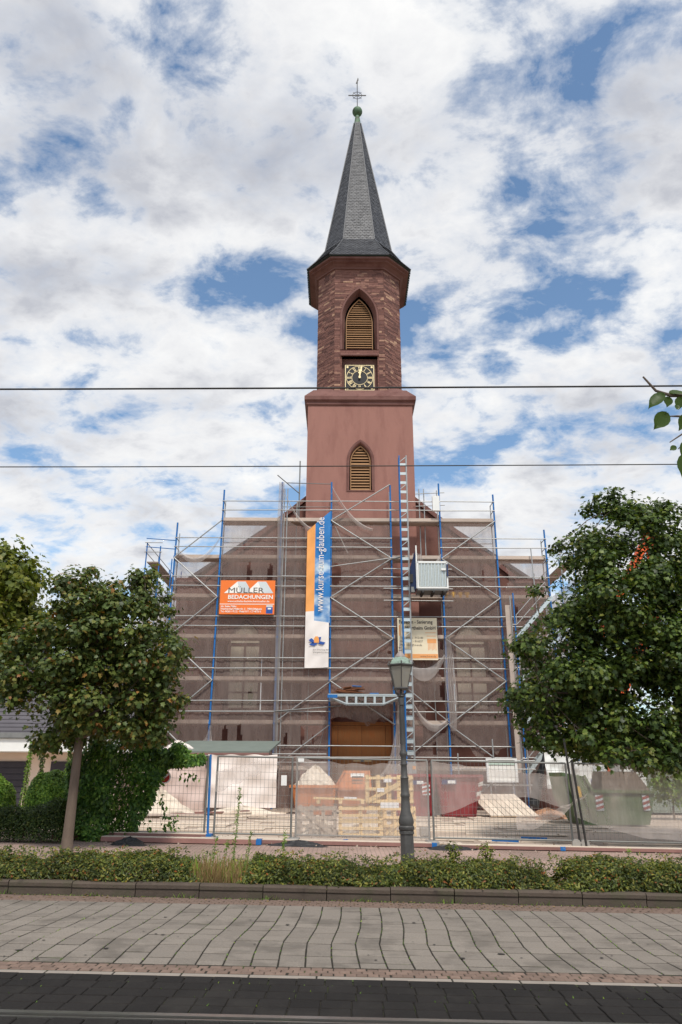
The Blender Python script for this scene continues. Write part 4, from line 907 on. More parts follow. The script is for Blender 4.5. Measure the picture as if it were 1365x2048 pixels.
x0, x1, yf, yb, z0, z1 = 3.62, 5.06, 33.2, 34.2, 9.95, 11.25
block('cage_floor', ((x0 + x1) / 2, (yf + yb) / 2, z0 - .06), (x1 - x0, yb - yf, .08), m_galv_dark, cage)
for i in range(3): block('floor_beam', (x0 + .25 + i * .5, (yf + yb) / 2, z0 - .15), (.1, yb - yf, .1), m_iron, cage)
for i in range(8): 
    w = (x1 - x0 - .16) / 8; xx = x0 + .08 + w * (i + .5)
    block('perforated_strip', (xx - w * .2, yf + .02, (z0 + z1) / 2), (w * .56, .02, z1 - z0 - .16), m_perf, cage); block('cage_rib', (xx + w * .27, yf - .005, (z0 + z1) / 2), (w * .34, .03, z1 - z0 - .16), m_alu, cage)
for (cxx, czz, sx, szz) in (((x0 + x1) / 2, z1 - .04, x1 - x0, .1), ((x0 + x1) / 2, z0 + .02, x1 - x0, .08), (x0 + .03, (z0 + z1) / 2, .07, z1 - z0), (x1 - .03, (z0 + z1) / 2, .07, z1 - z0)): block('cage_frame', (cxx, yf, czz), (sx, .07, szz), m_white, cage)
block('corner_post', (x0 - .02, yf + .05, 11.0), (.06, .06, 2.1), m_white, cage); block('latch', (x1 - .2, yf - .06, 10.85), (.22, .04, .1), m_white, cage); block('blue_hinge', (x1 - .02, yf - .06, 10.8), (.07, .06, .6), m_navy, cage)
MB().hexa([(3.34, 33.6, 9.95), (x0 - .03, yf + .1, 9.95), (x0 - .03, yb, 9.95), (3.34, 34.0, 9.95), (3.34, 33.6, 11.1), (x0 - .03, yf + .1, 11.9), (x0 - .03, yb, 11.9), (3.34, 34.0, 11.1)]).build('drive_housing', m_navy, cage)
block('side_panel', (x1 - .01, (yf + yb) / 2, (z0 + z1) / 2), (.02, yb - yf, z1 - z0), m_perf, cage); block('motor', (3.4, 33.6, 10.5), (.2, .25, .4), m_iron, cage); block('motor', (3.42, 33.55, 9.95), (.16, .2, .25), m_galv_dark, cage)
# buckets on the deck right of the cage
m_bucket = M('ochre_plastic_bucket', lin(214, 168, 84), .5, var=.08)
for i in range(4):
    b = MB().lathe([(.13, 9.9), (.15, 10.16), (.155, 10.16), (.155, 10.18)], 5.2 + i * .34, SY0 + .2, 14).build('bucket', m_bucket, smooth=True)
    tag(b, ['yellow bucket under the hoist cage on the scaffold deck', 'second ochre bucket from the hoist cage', 'third ochre bucket from the hoist cage', 'fourth ochre bucket, farthest from the hoist cage'][i], 'bucket', 'buckets on the scaffold deck')
# ------------------------------------------------------------------ street lamp
lx, ly = 1.12, 13.4; g0 = gz(lx, ly); LEAN = -.018
m_lampiron = M('lamp_cast_iron', lin(84, 82, 80), .5, metal=.2, var=.22, scale=7, bump=.3, bscale=40)
m_lampglass = bpy.data.materials.new('dusty_lamp_glass'); m_lampglass.use_nodes = True
N = m_lampglass.node_tree.nodes; L = m_lampglass.node_tree.links
p = N['Principled BSDF']; p.inputs['Base Color'].default_value = (*lin(176, 170, 158), 1); p.inputs['Roughness'].default_value = .35
tp = N.new('ShaderNodeBsdfTransparent'); tp.inputs[0].default_value = (.9, .88, .84, 1); mxs = N.new('ShaderNodeMixShader'); mxs.inputs[0].default_value = .5
L.new(tp.outputs[0], mxs.inputs[1]); L.new(p.outputs[0], mxs.inputs[2]); L.new(mxs.outputs[0], N['Material Output'].inputs[0])
lamp = empty('street_lamp', (lx, ly, g0), 'old cast iron street lamp with six-sided lantern behind the low hedge', 'street lamp')
def P_(prof): return [(r, g0 + z) for r, z in prof]
MBl = lambda prof, n=16, rot=0: MB().lathe(P_(prof), lx + .018 * g0 + .03, ly, n, LEAN, rot)
MBl([(.15, 0), (.15, .08), (.125, .1), (.115, .74), (.13, .75), (.13, .79), (.12, .80)], 8, R(22.5)).build('lamp_base', m_lampiron, lamp)
MBl([(.12, .8), (.135, .82), (.135, .86), (.115, .88), (.13, .93), (.12, 1.0), (.085, 1.1), (.075, 1.25), (.07, 1.32), (.082, 1.34), (.082, 1.37), (.068, 1.4), (.066, 1.62), (.075, 1.64), (.058, 1.67), (.052, 1.84), (.062, 1.86), (.05, 1.9), (.048, 1.98), (.07, 2.02), (.07, 2.05), (.046, 2.1), (.044, 2.2)], 18).build('lamp_lower_column', m_lampiron, lamp, smooth=True)
sh = MBl([(.044, 2.2), (.036, 2.85)], 12); sh.build('lamp_shaft', m_lampiron, lamp, smooth=True)
m = MB()
for k in range(10): t = 2 * math.pi * k / 10; m.tube([(lx + .03 + .045 * math.cos(t) + LEAN * 2.2, ly + .045 * math.sin(t), g0 + 2.2), (lx + .03 + .037 * math.cos(t) + LEAN * 2.85, ly + .037 * math.sin(t), g0 + 2.85)], .006, 4)
for k in range(12):                                      # twisted leaf relief round the lower column
    for s in (1, -1):
        pts = [(lx + .03 + LEAN * z + (.062 - .01 * (z - 1.4)) * math.cos(2 * math.pi * k / 12 + s * (z - 1.4) * 4), ly + (.062 - .01 * (z - 1.4)) * math.sin(2 * math.pi * k / 12 + s * (z - 1.4) * 4), g0 + z) for z in (1.42, 1.48, 1.54, 1.6)]
        m.tube(pts, .006, 4)
m.build('lamp_relief', m_lampiron, lamp)['kind'] = 'stuff'
cxl = lx + .03 + LEAN * 2.9
MBl([(.036, 2.85), (.05, 2.87), (.045, 2.9), (.055, 2.95), (.05, 3.0), (.075, 3.02), (.06, 3.05)], 14).build('lamp_capital', m_lampiron, lamp, smooth=True)
z0 = g0 + 3.03
m = MB()
for k in range(4):
    t = math.pi / 4 + k * math.pi / 2; m.tube([(cxl + .05 * math.cos(t), ly + .05 * math.sin(t), z0), (cxl + .13 * math.cos(t), ly + .13 * math.sin(t), z0 + .05), (cxl + .14 * math.cos(t), ly + .14 * math.sin(t), z0 + .13)], .012, 6)
m.tube([(cxl, ly, z0), (cxl, ly, z0 + .1)], .02, 8); m.build('lantern_bracket', m_lampiron, lamp)
zb, zt = g0 + 3.15, g0 + 3.55
hexp = lambda r, z: [(cxl + r * math.cos(R(30 + 60 * k)), ly + r * math.sin(R(30 + 60 * k)), z) for k in range(6)]
MB().ring_prism([hexp(.145, zb - .02), hexp(.155, zb), hexp(.145, zb + .02)]).build('lantern_ring', m_lampiron, lamp)
for k in range(6):
    a, b = hexp(.135, zb + .015), hexp(.225, zt); c = [a[k], a[(k + 1) % 6], b[(k + 1) % 6], b[k]]
    ce = Vector((cxl, ly, 0)); ins = [tuple(Vector(q) + (ce - Vector((q[0], q[1], 0))).normalized() * .006) for q in c]
    MB().add(c + ins, [(0, 1, 2, 3), (7, 6, 5, 4), (0, 4, 5, 1), (1, 5, 6, 2), (2, 6, 7, 3), (3, 7, 4, 0)]).build('glass_pane', m_lampglass, lamp, recalc=False)
    MB().tube([a[k], b[k]], .009, 5).build('lantern_bar', m_lampiron, lamp)
MB().ring_prism([hexp(.225, zt - .015), hexp(.25, zt), hexp(.255, zt + .02), hexp(.235, zt + .03)]).build('lantern_rim', m_lampiron, lamp)
for k in range(6): q = hexp(.25, zt + .03)[k]; MB().lathe([(.004, q[2]), (.018, q[2] + .015), (.012, q[2] + .03), (.002, q[2] + .05)], q[0], q[1], 6).build('rim_knob', m_lampiron, lamp)
MB().ring_prism([hexp(.225, zt + .03), hexp(.20, zt + .08), hexp(.15, zt + .14), hexp(.095, zt + .165)]).build('lantern_roof', M('patina_sheet', lin(138, 156, 142), .6, var=.2, scale=14, col2=lin(84, 92, 80), c2scale=9), lamp)
MB().lathe([(.1, zt + .16), (.1, zt + .175), (.06, zt + .23), (.028, zt + .27), (.025, zt + .28), (.032, zt + .295), (.02, zt + .31), (.02, zt + .33), (.028, zt + .345), (.012, zt + .36), (.008, zt + .42), (.002, zt + .47)], cxl, ly, 12).build('lantern_finial', M('zinc_finial', lin(150, 140, 134), .5, var=.1), lamp, smooth=True)

# ------------------------------------------------------------------ overhead wires
for (yy, z, r, sl, lb) in ((6.8, 5.53, .0095, .004, 'thick tram contact wire crossing in front of the tower'), (8.85, 5.52, .007, .004, 'thin overhead wire crossing below the lower louvred window')):
    m = MB().tube([(x, yy, z + (.0105 if yy < 8 else .009) * x + .00035 * x * x) for x in range(-30, 31, 3)], r, 6); tag(m.build('overhead_wire', m_iron), lb, 'wire')

# ------------------------------------------------------------------ construction fence
m_fence = M('fence_galvanised', lin(128, 128, 124), .5, metal=.45, var=.15)
m_film = Mnet('dusty_plastic_film', lin(238, 227, 219), .34, var=.1, trans=.5)
FYY = 19.3
def fence_panel(x0, x1, label, zoff=0.0, nohigh=False):
    za = gz(x0, FYY) + .08 + zoff; zb_ = gz(x1, FYY) + .08 + zoff; h = 1.9
    e = empty('site_fence', ((x0 + x1) / 2, FYY, gz((x0 + x1) / 2, FYY)), label, 'fence', 'site fence panels along the pavement')
    for x, z in ((x0 + .03, za), (x1 - .03, zb_)): pipe('fence_post', (x, FYY, z - .06), (x, FYY, z + h), .026, m_fence, e)
    pipe('top_tube', (x0 + .03, FYY, za + h), (x1 - .03, FYY, zb_ + h), .023, m_fence, e); pipe('bottom_tube', (x0 + .03, FYY, za + .12), (x1 - .03, FYY, zb_ + .12), .02, m_fence, e)
    m = MB(); n = int((x1 - x0) / .1)
    for i in range(1, n):
        t = i / n; x = x0 + (x1 - x0) * t; z = za + (zb_ - za) * t; m.tube([(x, FYY - .01, z + .12), (x, FYY - .01, z + h)], .0032, 4, cap=False)
    for j in range(1, 10):
        zz = .12 + (h - .12) * j / 10; m.tube([(x0 + .03, FYY + .005, za + zz), (x1 - .03, FYY + .005, zb_ + zz)], .0032, 4, cap=False)
    o = m.build('wire_mesh', m_fence, e, recalc=False); o['kind'] = 'stuff'
    return e
fence_panel(-6.6, -3.28, 'leftmost wire mesh fence panel, overgrown by the climber'); fence_panel(-3.1, -1.16, 'bare narrow fence panel in front of the white tarpaulin')
fence_panel(-1.1, 2.22, 'fence panel wrapped in film in front of the crates'); fence_panel(2.27, 5.7, 'fence panel right of the lamp in front of the red skip'); fence_panel(5.8, 9.3, 'fence panel in front of the green skip')
fence_panel(9.35, 12.8, 'rightmost fence panel beyond the green skip')
pb = MB().tube([(-3.2, 19.22, .12), (-3.25, 19.22, 2.14)], .03, 8).build('blue_tube', m_blue); tag(pb, 'blue painted tube standing upright between two fence panels', 'tube')
for i, (x, lb) in enumerate(((-1.12, 'concrete fence foot left of the crates'), (2.25, 'concrete fence foot right of the street lamp'), (-3.2, 'concrete fence foot under the blue tube'))):
    z = gz(x, FYY); tag(MB().box(x - .14, FYY - .33, z, x + .14, FYY + .33, z + .14).build('fence_foot', m_concrete, bevel=.02), lb, 'fence foot', 'concrete fence feet')
for x, lb in ((5.68, 'left round concrete foot under the leaning tubes'), (5.88, 'right round concrete foot under the leaning tubes')):
    m = MB(); z = gz(x, FYY) + .13; vs = []
    for yy in (19.0, 19.08):
        for k in range(14): t = 2 * math.pi * k / 14; vs.append((x + .11 * math.cos(t), yy, z + .13 * math.sin(t)))
    m.add(vs, [tuple(range(14)), tuple(range(14, 28))] + [(k, (k + 1) % 14, (k + 1) % 14 + 14, k + 14) for k in range(14)]); tag(m.build('fence_foot', m_concrete), lb, 'fence foot', 'concrete fence feet')
for (a, b, lb) in (((5.62, 19.05, 2.55), (5.78, 19.05, .1), 'dark tube leaning on the fence, left of the pair'), ((5.75, 19.0, 2.05), (5.9, 19.0, .1), 'dark tube leaning on the fence, right of the pair')):
    tag(MB().tube([a, b], .028, 8).build('leaning_tube', m_iron), lb, 'tube')
# plastic film and nets tied to the fence
def film(name, x0, x1, zb, zt, label, y=FYY - .05, mat=None, top=None, bot=None, fold=.02, cat='plastic film'):
    nx, nz = 50, 16; vs = []; r = random.random() * 7
    for j in range(nz + 1):
        for i in range(nx + 1):
            u, w = i / nx, j / nz; x = x0 + (x1 - x0) * u; g = gz(x, y); t = g + zt + (top(u) if top else 0) + .02 * math.sin(u * 31 + r); b = g + zb + (bot(u) if bot else 0) + .03 * math.sin(u * 17 + r)
            z = b + (t - b) * w; vs.append((x, y - fold * (.5 + .5 * math.sin(u * 21 + w * 6 + r)) * (1 - .5 * w) - .006 * math.sin(u * 63 + w * 9), z))
    o = MB().add(vs, [(j * (nx + 1) + i, j * (nx + 1) + i + 1, (j + 1) * (nx + 1) + i + 1, (j + 1) * (nx + 1) + i) for j in range(nz) for i in range(nx)]).build(name, mat or m_film, smooth=True, recalc=False)
    return tag(o, label, cat)
film('plastic_film', -1.1, 2.2, .12, 1.98, 'clear dusty film over the fence in front of the crates and lamp', top=lambda u: -.12 * math.sin(u * 3.1))
film('plastic_film', 2.3, 5.65, .95, 1.95, 'clear dusty film over the fence right of the lamp, hanging short', bot=lambda u: -.3 + .5 * math.sin(u * 2.6), top=lambda u: -.3 * u if u > .1 else 0)
film('plastic_film', 5.75, 12.6, .25, 1.98, 'clear dusty film over the fence in front of the green skip', bot=lambda u: .5 * max(0, .25 - u) * 4)
film('plastic_film', -3.1, -2.0, 1.1, 1.9, 'scrap of film at the top of the narrow fence panel', bot=lambda u: .5 * u, top=lambda u: -.3 * (1 - u), fold=.03)
film('plastic_film', 4.3, 6.1, .55, .75, 'twisted strip of film tied low to the fence', top=lambda u: .55 * u * u, bot=lambda u: .75 * u * u - .15 * (1 - u), y=19.15)
# no-parking disc on the fence, notice sheets
m_signred = M('sign_red', lin(170, 44, 40), .5, var=.06)
def disc(nm, x, y, z, r, mat, parent=None, t=.01, n=24):
    return MB().add([(x + r * math.cos(2 * math.pi * k / n), yy, z + r * math.sin(2 * math.pi * k / n)) for yy in (y, y + t) for k in range(n)], [tuple(range(n)), tuple(range(n, 2 * n))] + [(k, (k + 1) % n, (k + 1) % n + n, k + n) for k in range(n)]).build(nm, mat, parent)
dp = empty('prohibition_sign', (-4.35, 19.2, 1.4), 'round red and white prohibition disc hung on the fence by the climber', 'sign'); disc('disc', -4.35, 19.2, 1.6, .15, m_white, dp); disc('red_disc', -4.35, 19.194, 1.6, .12, m_signred, dp, .005)
MB().bar((-4.43, 19.19, 1.53), (-4.27, 19.19, 1.67), .006, .04, up=(0, 0, 1)).build('white_stroke', m_white, dp)
tag(MB().box(-1.46, 19.23, 1.42, -1.32, 19.235, 1.66).build('notice_sheet', m_white), 'white notice sheet tied to the fence beside its post', 'notice'); tag(MB().box(-1.05, 19.23, 1.98, -.9, 19.235, 2.06).build('notice_tag', m_white), 'small white tag on top of the fence left of the skips', 'notice')

# ------------------------------------------------------------------ boards lying along the fence and over the forecourt
m_redboard = M('red_edged_board', lin(146, 108, 100), .8, var=.15, scale=3, rnd=.15); m_paleboard = M('dusty_ground_board', lin(214, 198, 180), .9, var=.12, scale=2.5, rnd=.1, stretch=(.4, 1.5, 1))
lying = [(-5.6, -1.95, 18.75, .10, 'red-edged scaffold plank lying left at the fence foot, blue at its right end'), (-6.9, -3.2, 19.15, .16, 'long red-edged plank behind, under the leftmost fence panel'), (-1.85, 2.2, 19.0, .08, 'red-edged plank lying in front of the crates'), (2.6, 5.2, 18.85, .07, 'short red-edged plank lying right of the lamp'), (5.0, 12.0, 18.9, .07, 'very long red-edged plank lying below the green skip'), (-3.0, .1, 19.55, .06, 'pale plank lying behind the bare fence panel')]
for i, (a, b, yy, h, lb) in enumerate(lying):
    z = gz((a + b) / 2, yy) + .03; e = empty('scaffold_plank', ((a + b) / 2, yy, z - .02), lb, 'plank', 'planks lying along the fence')
    block('plank_board', ((a + b) / 2, yy, z + h / 2), (b - a, .3, h), m_redboard, e, (0, TILT, 0)); block('plank_top', ((a + b) / 2, yy, z + h + .006), (b - a - .02, .28, .012), m_paleboard, e, (0, TILT, 0)); block('plank_end', (b + .05, yy, z + h / 2 - .015 * (b - a) / 2), (.12, .31, h + .012), m_blue, e, (0, TILT, 0))
ORD = ['first', 'second', 'third', 'fourth', 'fifth', 'sixth', 'seventh', 'eighth', 'ninth', 'tenth', 'eleventh', 'twelfth', 'thirteenth', 'fourteenth', 'fifteenth', 'sixteenth', 'seventeenth', 'eighteenth']
ys = 19.9; row = 0
while ys < 31.5:
    x = -6.5 + random.uniform(0, 1.2); k = 0
    while x < 8.0:
        l = random.choice((2.5, 3.0, 3.0, 2.0)); w = .42 + .015 * (ys - 20)
        if random.random() < .78:
            z = gz(x + l / 2, ys); o = block('dusty_board', (x + l / 2, ys, z + .022 + random.uniform(0, .012)), (l - .05, w - .05, .03), m_paleboard, None, (random.uniform(-.01, .01), TILT * .6 + random.uniform(-.006, .006), random.uniform(-.06, .06)))
            tag(o, f'{ORD[k]} pale board from the left in the {ORD[row]} row behind the fence', 'board', 'boards covering the forecourt'); k += 1
        x += l + random.uniform(.0, .5)
    ys += .62 + .03 * (ys - 20); row += 1
for i, (x, yy, a, lb) in enumerate(((4.3, 20.6, .5, 'blue edged board end behind the lamp, nearest the fence'), (5.3, 21.6, .45, 'blue bar on the forecourt left of the green skip'), (-3.0, 19.7, .1, 'blue board end left of the bare fence panel'))):
    tag(block('blue_bar', (x, yy, gz(x, yy) + .07), (.7, .06, .05), m_blue, None, (0, 0, -a)), lb, 'bar')
m_blackfoil = M('black_foil', lin(44, 43, 44), .45, var=.2)
def heap(name, cx, cy, rx, ry, h, mat, label, cat, rough=.35, n=26, z=None):
    vs = []; fs = []; rr = random.random() * 10; z = gz(cx, cy) if z is None else z
    for j in range(9):
        for i in range(n):
            t = 2 * math.pi * i / n; f = j / 8; k = 1 + rough * .5 * math.sin(3 * t + rr) * f + rough * .3 * random.uniform(-1, 1) * f
            vs.append((cx + rx * f * k * math.cos(t), cy + ry * f * k * math.sin(t), z + h * (1 - f ** 1.6) * (1 + rough * random.uniform(-.6, .6)) + .004))
    for j in range(8):
        for i in range(n): a = j * n + i; b = j * n + (i + 1) % n; fs.append((a, b, b + n, a + n))
    return tag(MB().add(vs, fs).build(name, mat, recalc=True), label, cat)
heap('foil_heap', -4.8, 18.2, .42, .3, .16, m_blackfoil, 'crumpled black foil on the pavement below the leftmost planks', 'foil'); heap('foil_heap', -.95, 18.7, .75, .25, .12, m_blackfoil, 'crumpled black foil below the crates at the fence foot', 'foil'); heap('foil_heap', 2.55, 18.6, .6, .25, .1, m_blackfoil, 'crumpled black foil right of the lamp on the pavement', 'foil')
heap('foil_heap', 3.2, 18.9, .9, .2, .08, m_blackfoil, 'flat black foil strip right of the lamp beside a plank', 'foil')
# ------------------------------------------------------------------ skips
m_skipo = M('orange_skip_paint', lin(190, 118, 72), .7, var=.14, scale=2.5, col2=lin(150, 84, 50), c2scale=1.5, c2at=(.55, .7)); m_skipr = M('red_skip_paint', lin(146, 62, 66), .7, var=.1, scale=2, col2=lin(130, 44, 46), c2scale=1.2); m_skipg = M('green_skip_paint', lin(98, 118, 82), .6, var=.14, scale=2.5, col2=lin(120, 124, 96), c2scale=1.2)
m_stripe = M('warning_red', lin(160, 84, 76), .7); m_rubble2 = M('pale_rubble', lin(216, 202, 184), .95, var=.2, scale=3, bump=.8, bscale=8); m_navylabel = M('label_navy', lin(36, 52, 104), .5)
def skip(x, y, w, d, h, mat, label, flare=.2, ribs=True, rim=True):    # tapered open container: narrow floor, wide rim
    z = gz(x, y) + .03; e = empty('skip', (x, y, z), label, 'skip')
    def lp(f, zz): return [(x - w / 2 + flare * (1 - f), y - d / 2 + .25 * (1 - f), zz), (x + w / 2 - flare * (1 - f), y - d / 2 + .25 * (1 - f), zz), (x + w / 2 - flare * (1 - f), y + d / 2 - .25 * (1 - f), zz), (x - w / 2 + flare * (1 - f), y + d / 2 - .25 * (1 - f), zz)]
    m = MB(); a, b = lp(0, z), lp(1, z + h); m.add(a + b, [(0, 3, 2, 1)] + [(i, (i + 1) % 4, (i + 1) % 4 + 4, i + 4) for i in range(4)]); m.build('skip_body', mat, e)
    if rim:
        q = lp(1, z + h - .04); q = [(px_ + (.03 if k in (1, 2) else -.03), py_ + (.03 if k > 1 else -.03), pz_) for k, (px_, py_, pz_) in enumerate(q)]
        for k in range(4): beam('rim', q[k], q[(k + 1) % 4], .08, .1, mat, e)
    if ribs:
        for s in (-1, 1): MB().bar((x + s * (w / 2 - .1 - flare * .8), y - d / 2 + .2, z + .1), (x + s * (w / 2 - .1), y - d / 2 - .02, z + h - .1), .08, .06).build('rib', mat, e)
    return e, z
def chevrons(e, x, y, z, w, h, n=4, lean=0.0):
    MB().box(x - w / 2, y - .012, z, x + w / 2, y, z + h).build('white_marking', m_silver, e)
    for i in range(n): a = z + h * (i + .1) / n; MB().prism([(x - w / 2, a), (x + w / 2, a + h / n * .45), (x + w / 2, a + h / n * .95), (x - w / 2, a + h / n * .5)], y - .02, y - .013).build('red_marking', m_stripe, e)
e, z = skip(-.98, 30.6, 1.75, 2.2, 1.05, m_skipo, 'orange skip heaped with pale rubble, left of the others'); heap('rubble_heap', -.98, 30.6, .85, 1.0, .75, m_rubble2, 'pale rubble heaped in the left orange skip', 'rubble', .3, z=z + .95)
e, z = skip(.5, 30.9, 1.4, 2.0, .98, m_skipo, 'orange lidded skip with a white notice, behind the crates')
MB().hexa([(-.18, 29.9, z + .98), (1.18, 29.9, z + .98), (1.18, 31.9, z + .98), (-.18, 31.9, z + .98), (.22, 30.1, z + 1.6), (1.12, 30.1, z + 1.6), (1.12, 31.7, z + 1.6), (.22, 31.7, z + 1.6)]).build('sloping_lid', m_skipo, e)
MB().hexa([(.42, 29.94, z + 1.05), (.95, 29.94, z + 1.05), (.95, 29.96, z + 1.05), (.42, 29.96, z + 1.05), (.42, 30.06, z + 1.5), (.95, 30.06, z + 1.5), (.95, 30.08, z + 1.5), (.42, 30.08, z + 1.5)]).build('notice', m_white, e)
for k in range(3): beam('notice_line', (.47, 29.985 - .035 + .028 * k, z + 1.13 + .12 * k), (.9, 29.985 - .035 + .028 * k, z + 1.13 + .12 * k), .01, .05, m_signgrey, e)
m = MB()
for k in range(4): m.add([(-.12 + k * .16, 29.88, z + .86), (-.04 + k * .16, 29.88, z + .86), (.02 + k * .16, 29.88, z + .97), (-.06 + k * .16, 29.88, z + .97)], [(0, 1, 2, 3)])
m.build('warning_stripes', m_white, e, recalc=False)['kind'] = 'stuff'
for s in (0, 1): beam('lid_edge', (.2 + s * .93, 30.05, z + 1.6), (-.18 + s * 1.36, 29.87, z + .98), .07, .06, m_skipo, e)
e, z = skip(2.85, 31.3, 1.75, 3.0, 1.5, m_skipr, 'red skip half hidden behind the crates, left of the other red one'); chevrons(e, 3.3, 29.72, z + .75, .3, .45, 3); block('label_plate', (2.9, 29.75, z + 1.2), (.5, .02, .15), m_navylabel, e); block('label_plate', (3.08, 29.735, z + 1.2), (.26, .012, .11), m_white, e)
e, z = skip(4.58, 31.2, 1.78, 2.8, 1.5, m_skipr, 'red skip right of the street lamp with striped corner', flare=.24); block('label_plate', (4.2, 29.75, z + 1.24), (.56, .02, .17), m_navylabel, e); block('label_plate', (4.3, 29.735, z + 1.24), (.3, .012, .12), m_white, e)
for k in range(5):
    zz = z + .55 + k * .17; xx = 5.2 + .04 * k; MB().hexa([(xx, 29.86 - .03 * k, zz), (xx + .17, 29.86 - .03 * k, zz + .06), (xx + .17, 29.9 - .03 * k, zz + .06), (xx, 29.9 - .03 * k, zz), (xx + .01, 29.80 - .03 * k, zz + .15), (xx + .18, 29.80 - .03 * k, zz + .21), (xx + .18, 29.84 - .03 * k, zz + .21), (xx + .01, 29.84 - .03 * k, zz + .15)]).build('corner_marking', m_white if k % 2 else m_stripe, e)
# green skip, side-on, with a raised brown lid
gs = empty('skip', (9.3, 27.6, gz(9.3, 27.6)), 'green skip with sloping ends and brown lid beneath the right tree', 'skip'); z = gz(9.3, 27.6) + .04
side = [(8.35, z), (10.6, z), (10.9, z + 1.05), (8.75, z + 1.08), (8.5, z + 1.55), (7.75, z + 1.68), (7.85, z + .85)]
m = MB().prism(side, 26.9, 28.6); m.build('skip_body', m_skipg, gs)
beam('rim', (8.75, 26.86, z + 1.08), (10.95, 26.86, z + 1.05), .08, .1, m_skipg, gs); beam('rim', (8.75, 26.86, z + 1.08), (8.5, 26.86, z + 1.58), .08, .08, m_skipg, gs)
for x_ in (8.0, 8.4): beam('end_rib', (x_ - .15, 26.86, z + 1.6), (x_ + .3, 26.86, z + .15), .06, .1, m_skipg, gs)
m_brownlid = M('brown_lid', lin(112, 98, 86), .7, var=.1); MB().hexa([(9.2, 27.2, z + 1.06), (10.9, 27.2, z + 1.06), (10.9, 28.5, z + 1.06), (9.2, 28.5, z + 1.06), (9.35, 27.5, z + 1.72), (10.55, 27.5, z + 1.72), (10.55, 28.5, z + 1.72), (9.35, 28.5, z + 1.72)]).build('brown_lid', m_brownlid, gs)
chevrons(gs, 8.95, 26.88, z + .45, .26, .5, 3); chevrons(gs, 10.55, 26.88, z + .45, .24, .5, 3); block('yellow_sticker', (8.28, 26.86, z + 1.05), (.16, .02, .36), M('yellow_plate', lin(228, 178, 40), .5), gs)
for k, (lx0, zz) in enumerate(((8.9, .62), (8.9, .5))): pass
# ------------------------------------------------------------------ crates of slats in front
def crate(x0, x1, y, z0, z1, mat, label, d=.85, rows=5, cols=4, diag=1):
    rows = max(3, rows - 1); e = empty('slatted_crate', ((x0 + x1) / 2, y + d / 2, z0), label, 'crate', 'slatted wooden crates behind the fence')
    for yy in (y, y + d):
        rows = rows if yy == y else 3
        for i in range(rows): 
            zz = z0 + .07 + (z1 - z0 - .14) * i / (rows - 1); block('slat', ((x0 + x1) / 2, yy, zz + random.uniform(-.012, .012)), (x1 - x0, .022, .07), mat, e, (0, random.uniform(-.014, .014), 0))
        for i in range(cols):
            xx = x0 + .05 + (x1 - x0 - .1) * i / (cols - 1); block('upright', (xx, yy + .025, (z0 + z1) / 2), (.085, .022, z1 - z0), mat, e)
        if diag:
            a, b = ((x0 + .05, z0 + .06), (x1 - .05, z1 - .06)) if diag > 0 else ((x1 - .05, z0 + .06), (x0 + .05, z1 - .06)); MB().bar((a[0], yy - .024, a[1]), (b[0], yy - .024, b[1]), .022, .085).build('diagonal_slat', mat, e)
    for xx in (x0 + .012, x1 - .012):
        for i in range(4): block('end_slat', (xx, y + d / 2, z0 + .1 + (z1 - z0 - .2) * i / 3), (.022, d, .085), mat, e)
    for i in range(5): block('floor_slat', ((x0 + x1) / 2, y + .08 + (d - .16) * i / 4, z0 + .05), (x1 - x0, .1, .03), mat, e)
    return e
zg = gz(.5, 21.5)
crate(-1.15, -.08, 21.2, zg, zg + .8, m_greywood, 'grey weathered crate at the left end of the crates', diag=-1)
crate(-.03, 1.17, 21.3, zg, zg + .8, m_wood, 'pale new crate low in the middle, left of the lamp', rows=6, cols=3, diag=0)
crate(1.2, 2.1, 21.6, zg + .02, zg + .78, m_wood, 'pale crate with a diagonal slat, low and half behind the lamp')
crate(.74, 2.08, 21.9, zg + .83, zg + 1.6, m_wood, 'topmost pale crate, standing on the lower crates beside the lamp', rows=4, cols=5)
pl = empty('pallet', (-.1, 22.5, zg + .8), 'pale pallet lying across the crates at the left', 'pallet')
for i in range(5): block('pallet_slat', (0, 22.0 + i * .2, zg + .95), (1.5, .12, .03), m_wood, pl, (0, .03, 0))
for i in range(3): block('pallet_bearer', (-.6 + i * .62, 22.4, zg + .88), (.1, 1.0, .09), m_wood, pl)
m_lab = M('label_print', lin(236, 232, 232), .5)
for (x, y, z, w, h, lb) in ((1.35, 21.16, zg + .83, .5, .14, 'white label sheet between upper and lower crate'), (1.35, 21.86, zg + 1.45, .22, .1, 'small white label on the topmost crate'), (1.15, 21.86, zg + 1.2, .2, .1, 'lower small white label on the topmost crate'), (.3, 21.95, zg + .99, .36, .05, 'narrow white sheet on the pallet')):
    tag(MB().box(x - w / 2, y - .008, z - h / 2, x + w / 2, y, z + h / 2).build('label_sheet', m_lab), lb, 'label')
heap('rubble_heap', .6, 21.75, .5, .28, .3, m_rubble2, 'white packing waste inside the low middle crate', 'rubble', .5, z=zg + .07); heap('rubble_heap', -.6, 21.6, .45, .25, .4, m_rubble2, 'rubble inside the grey weathered crate', 'rubble', .5, z=zg + .07)
tag(MB().box(2.25, 22.0, zg, 2.5, 22.3, zg + .22).build('concrete_block', m_concrete, bevel=.02), 'grey concrete block right of the crates', 'block')
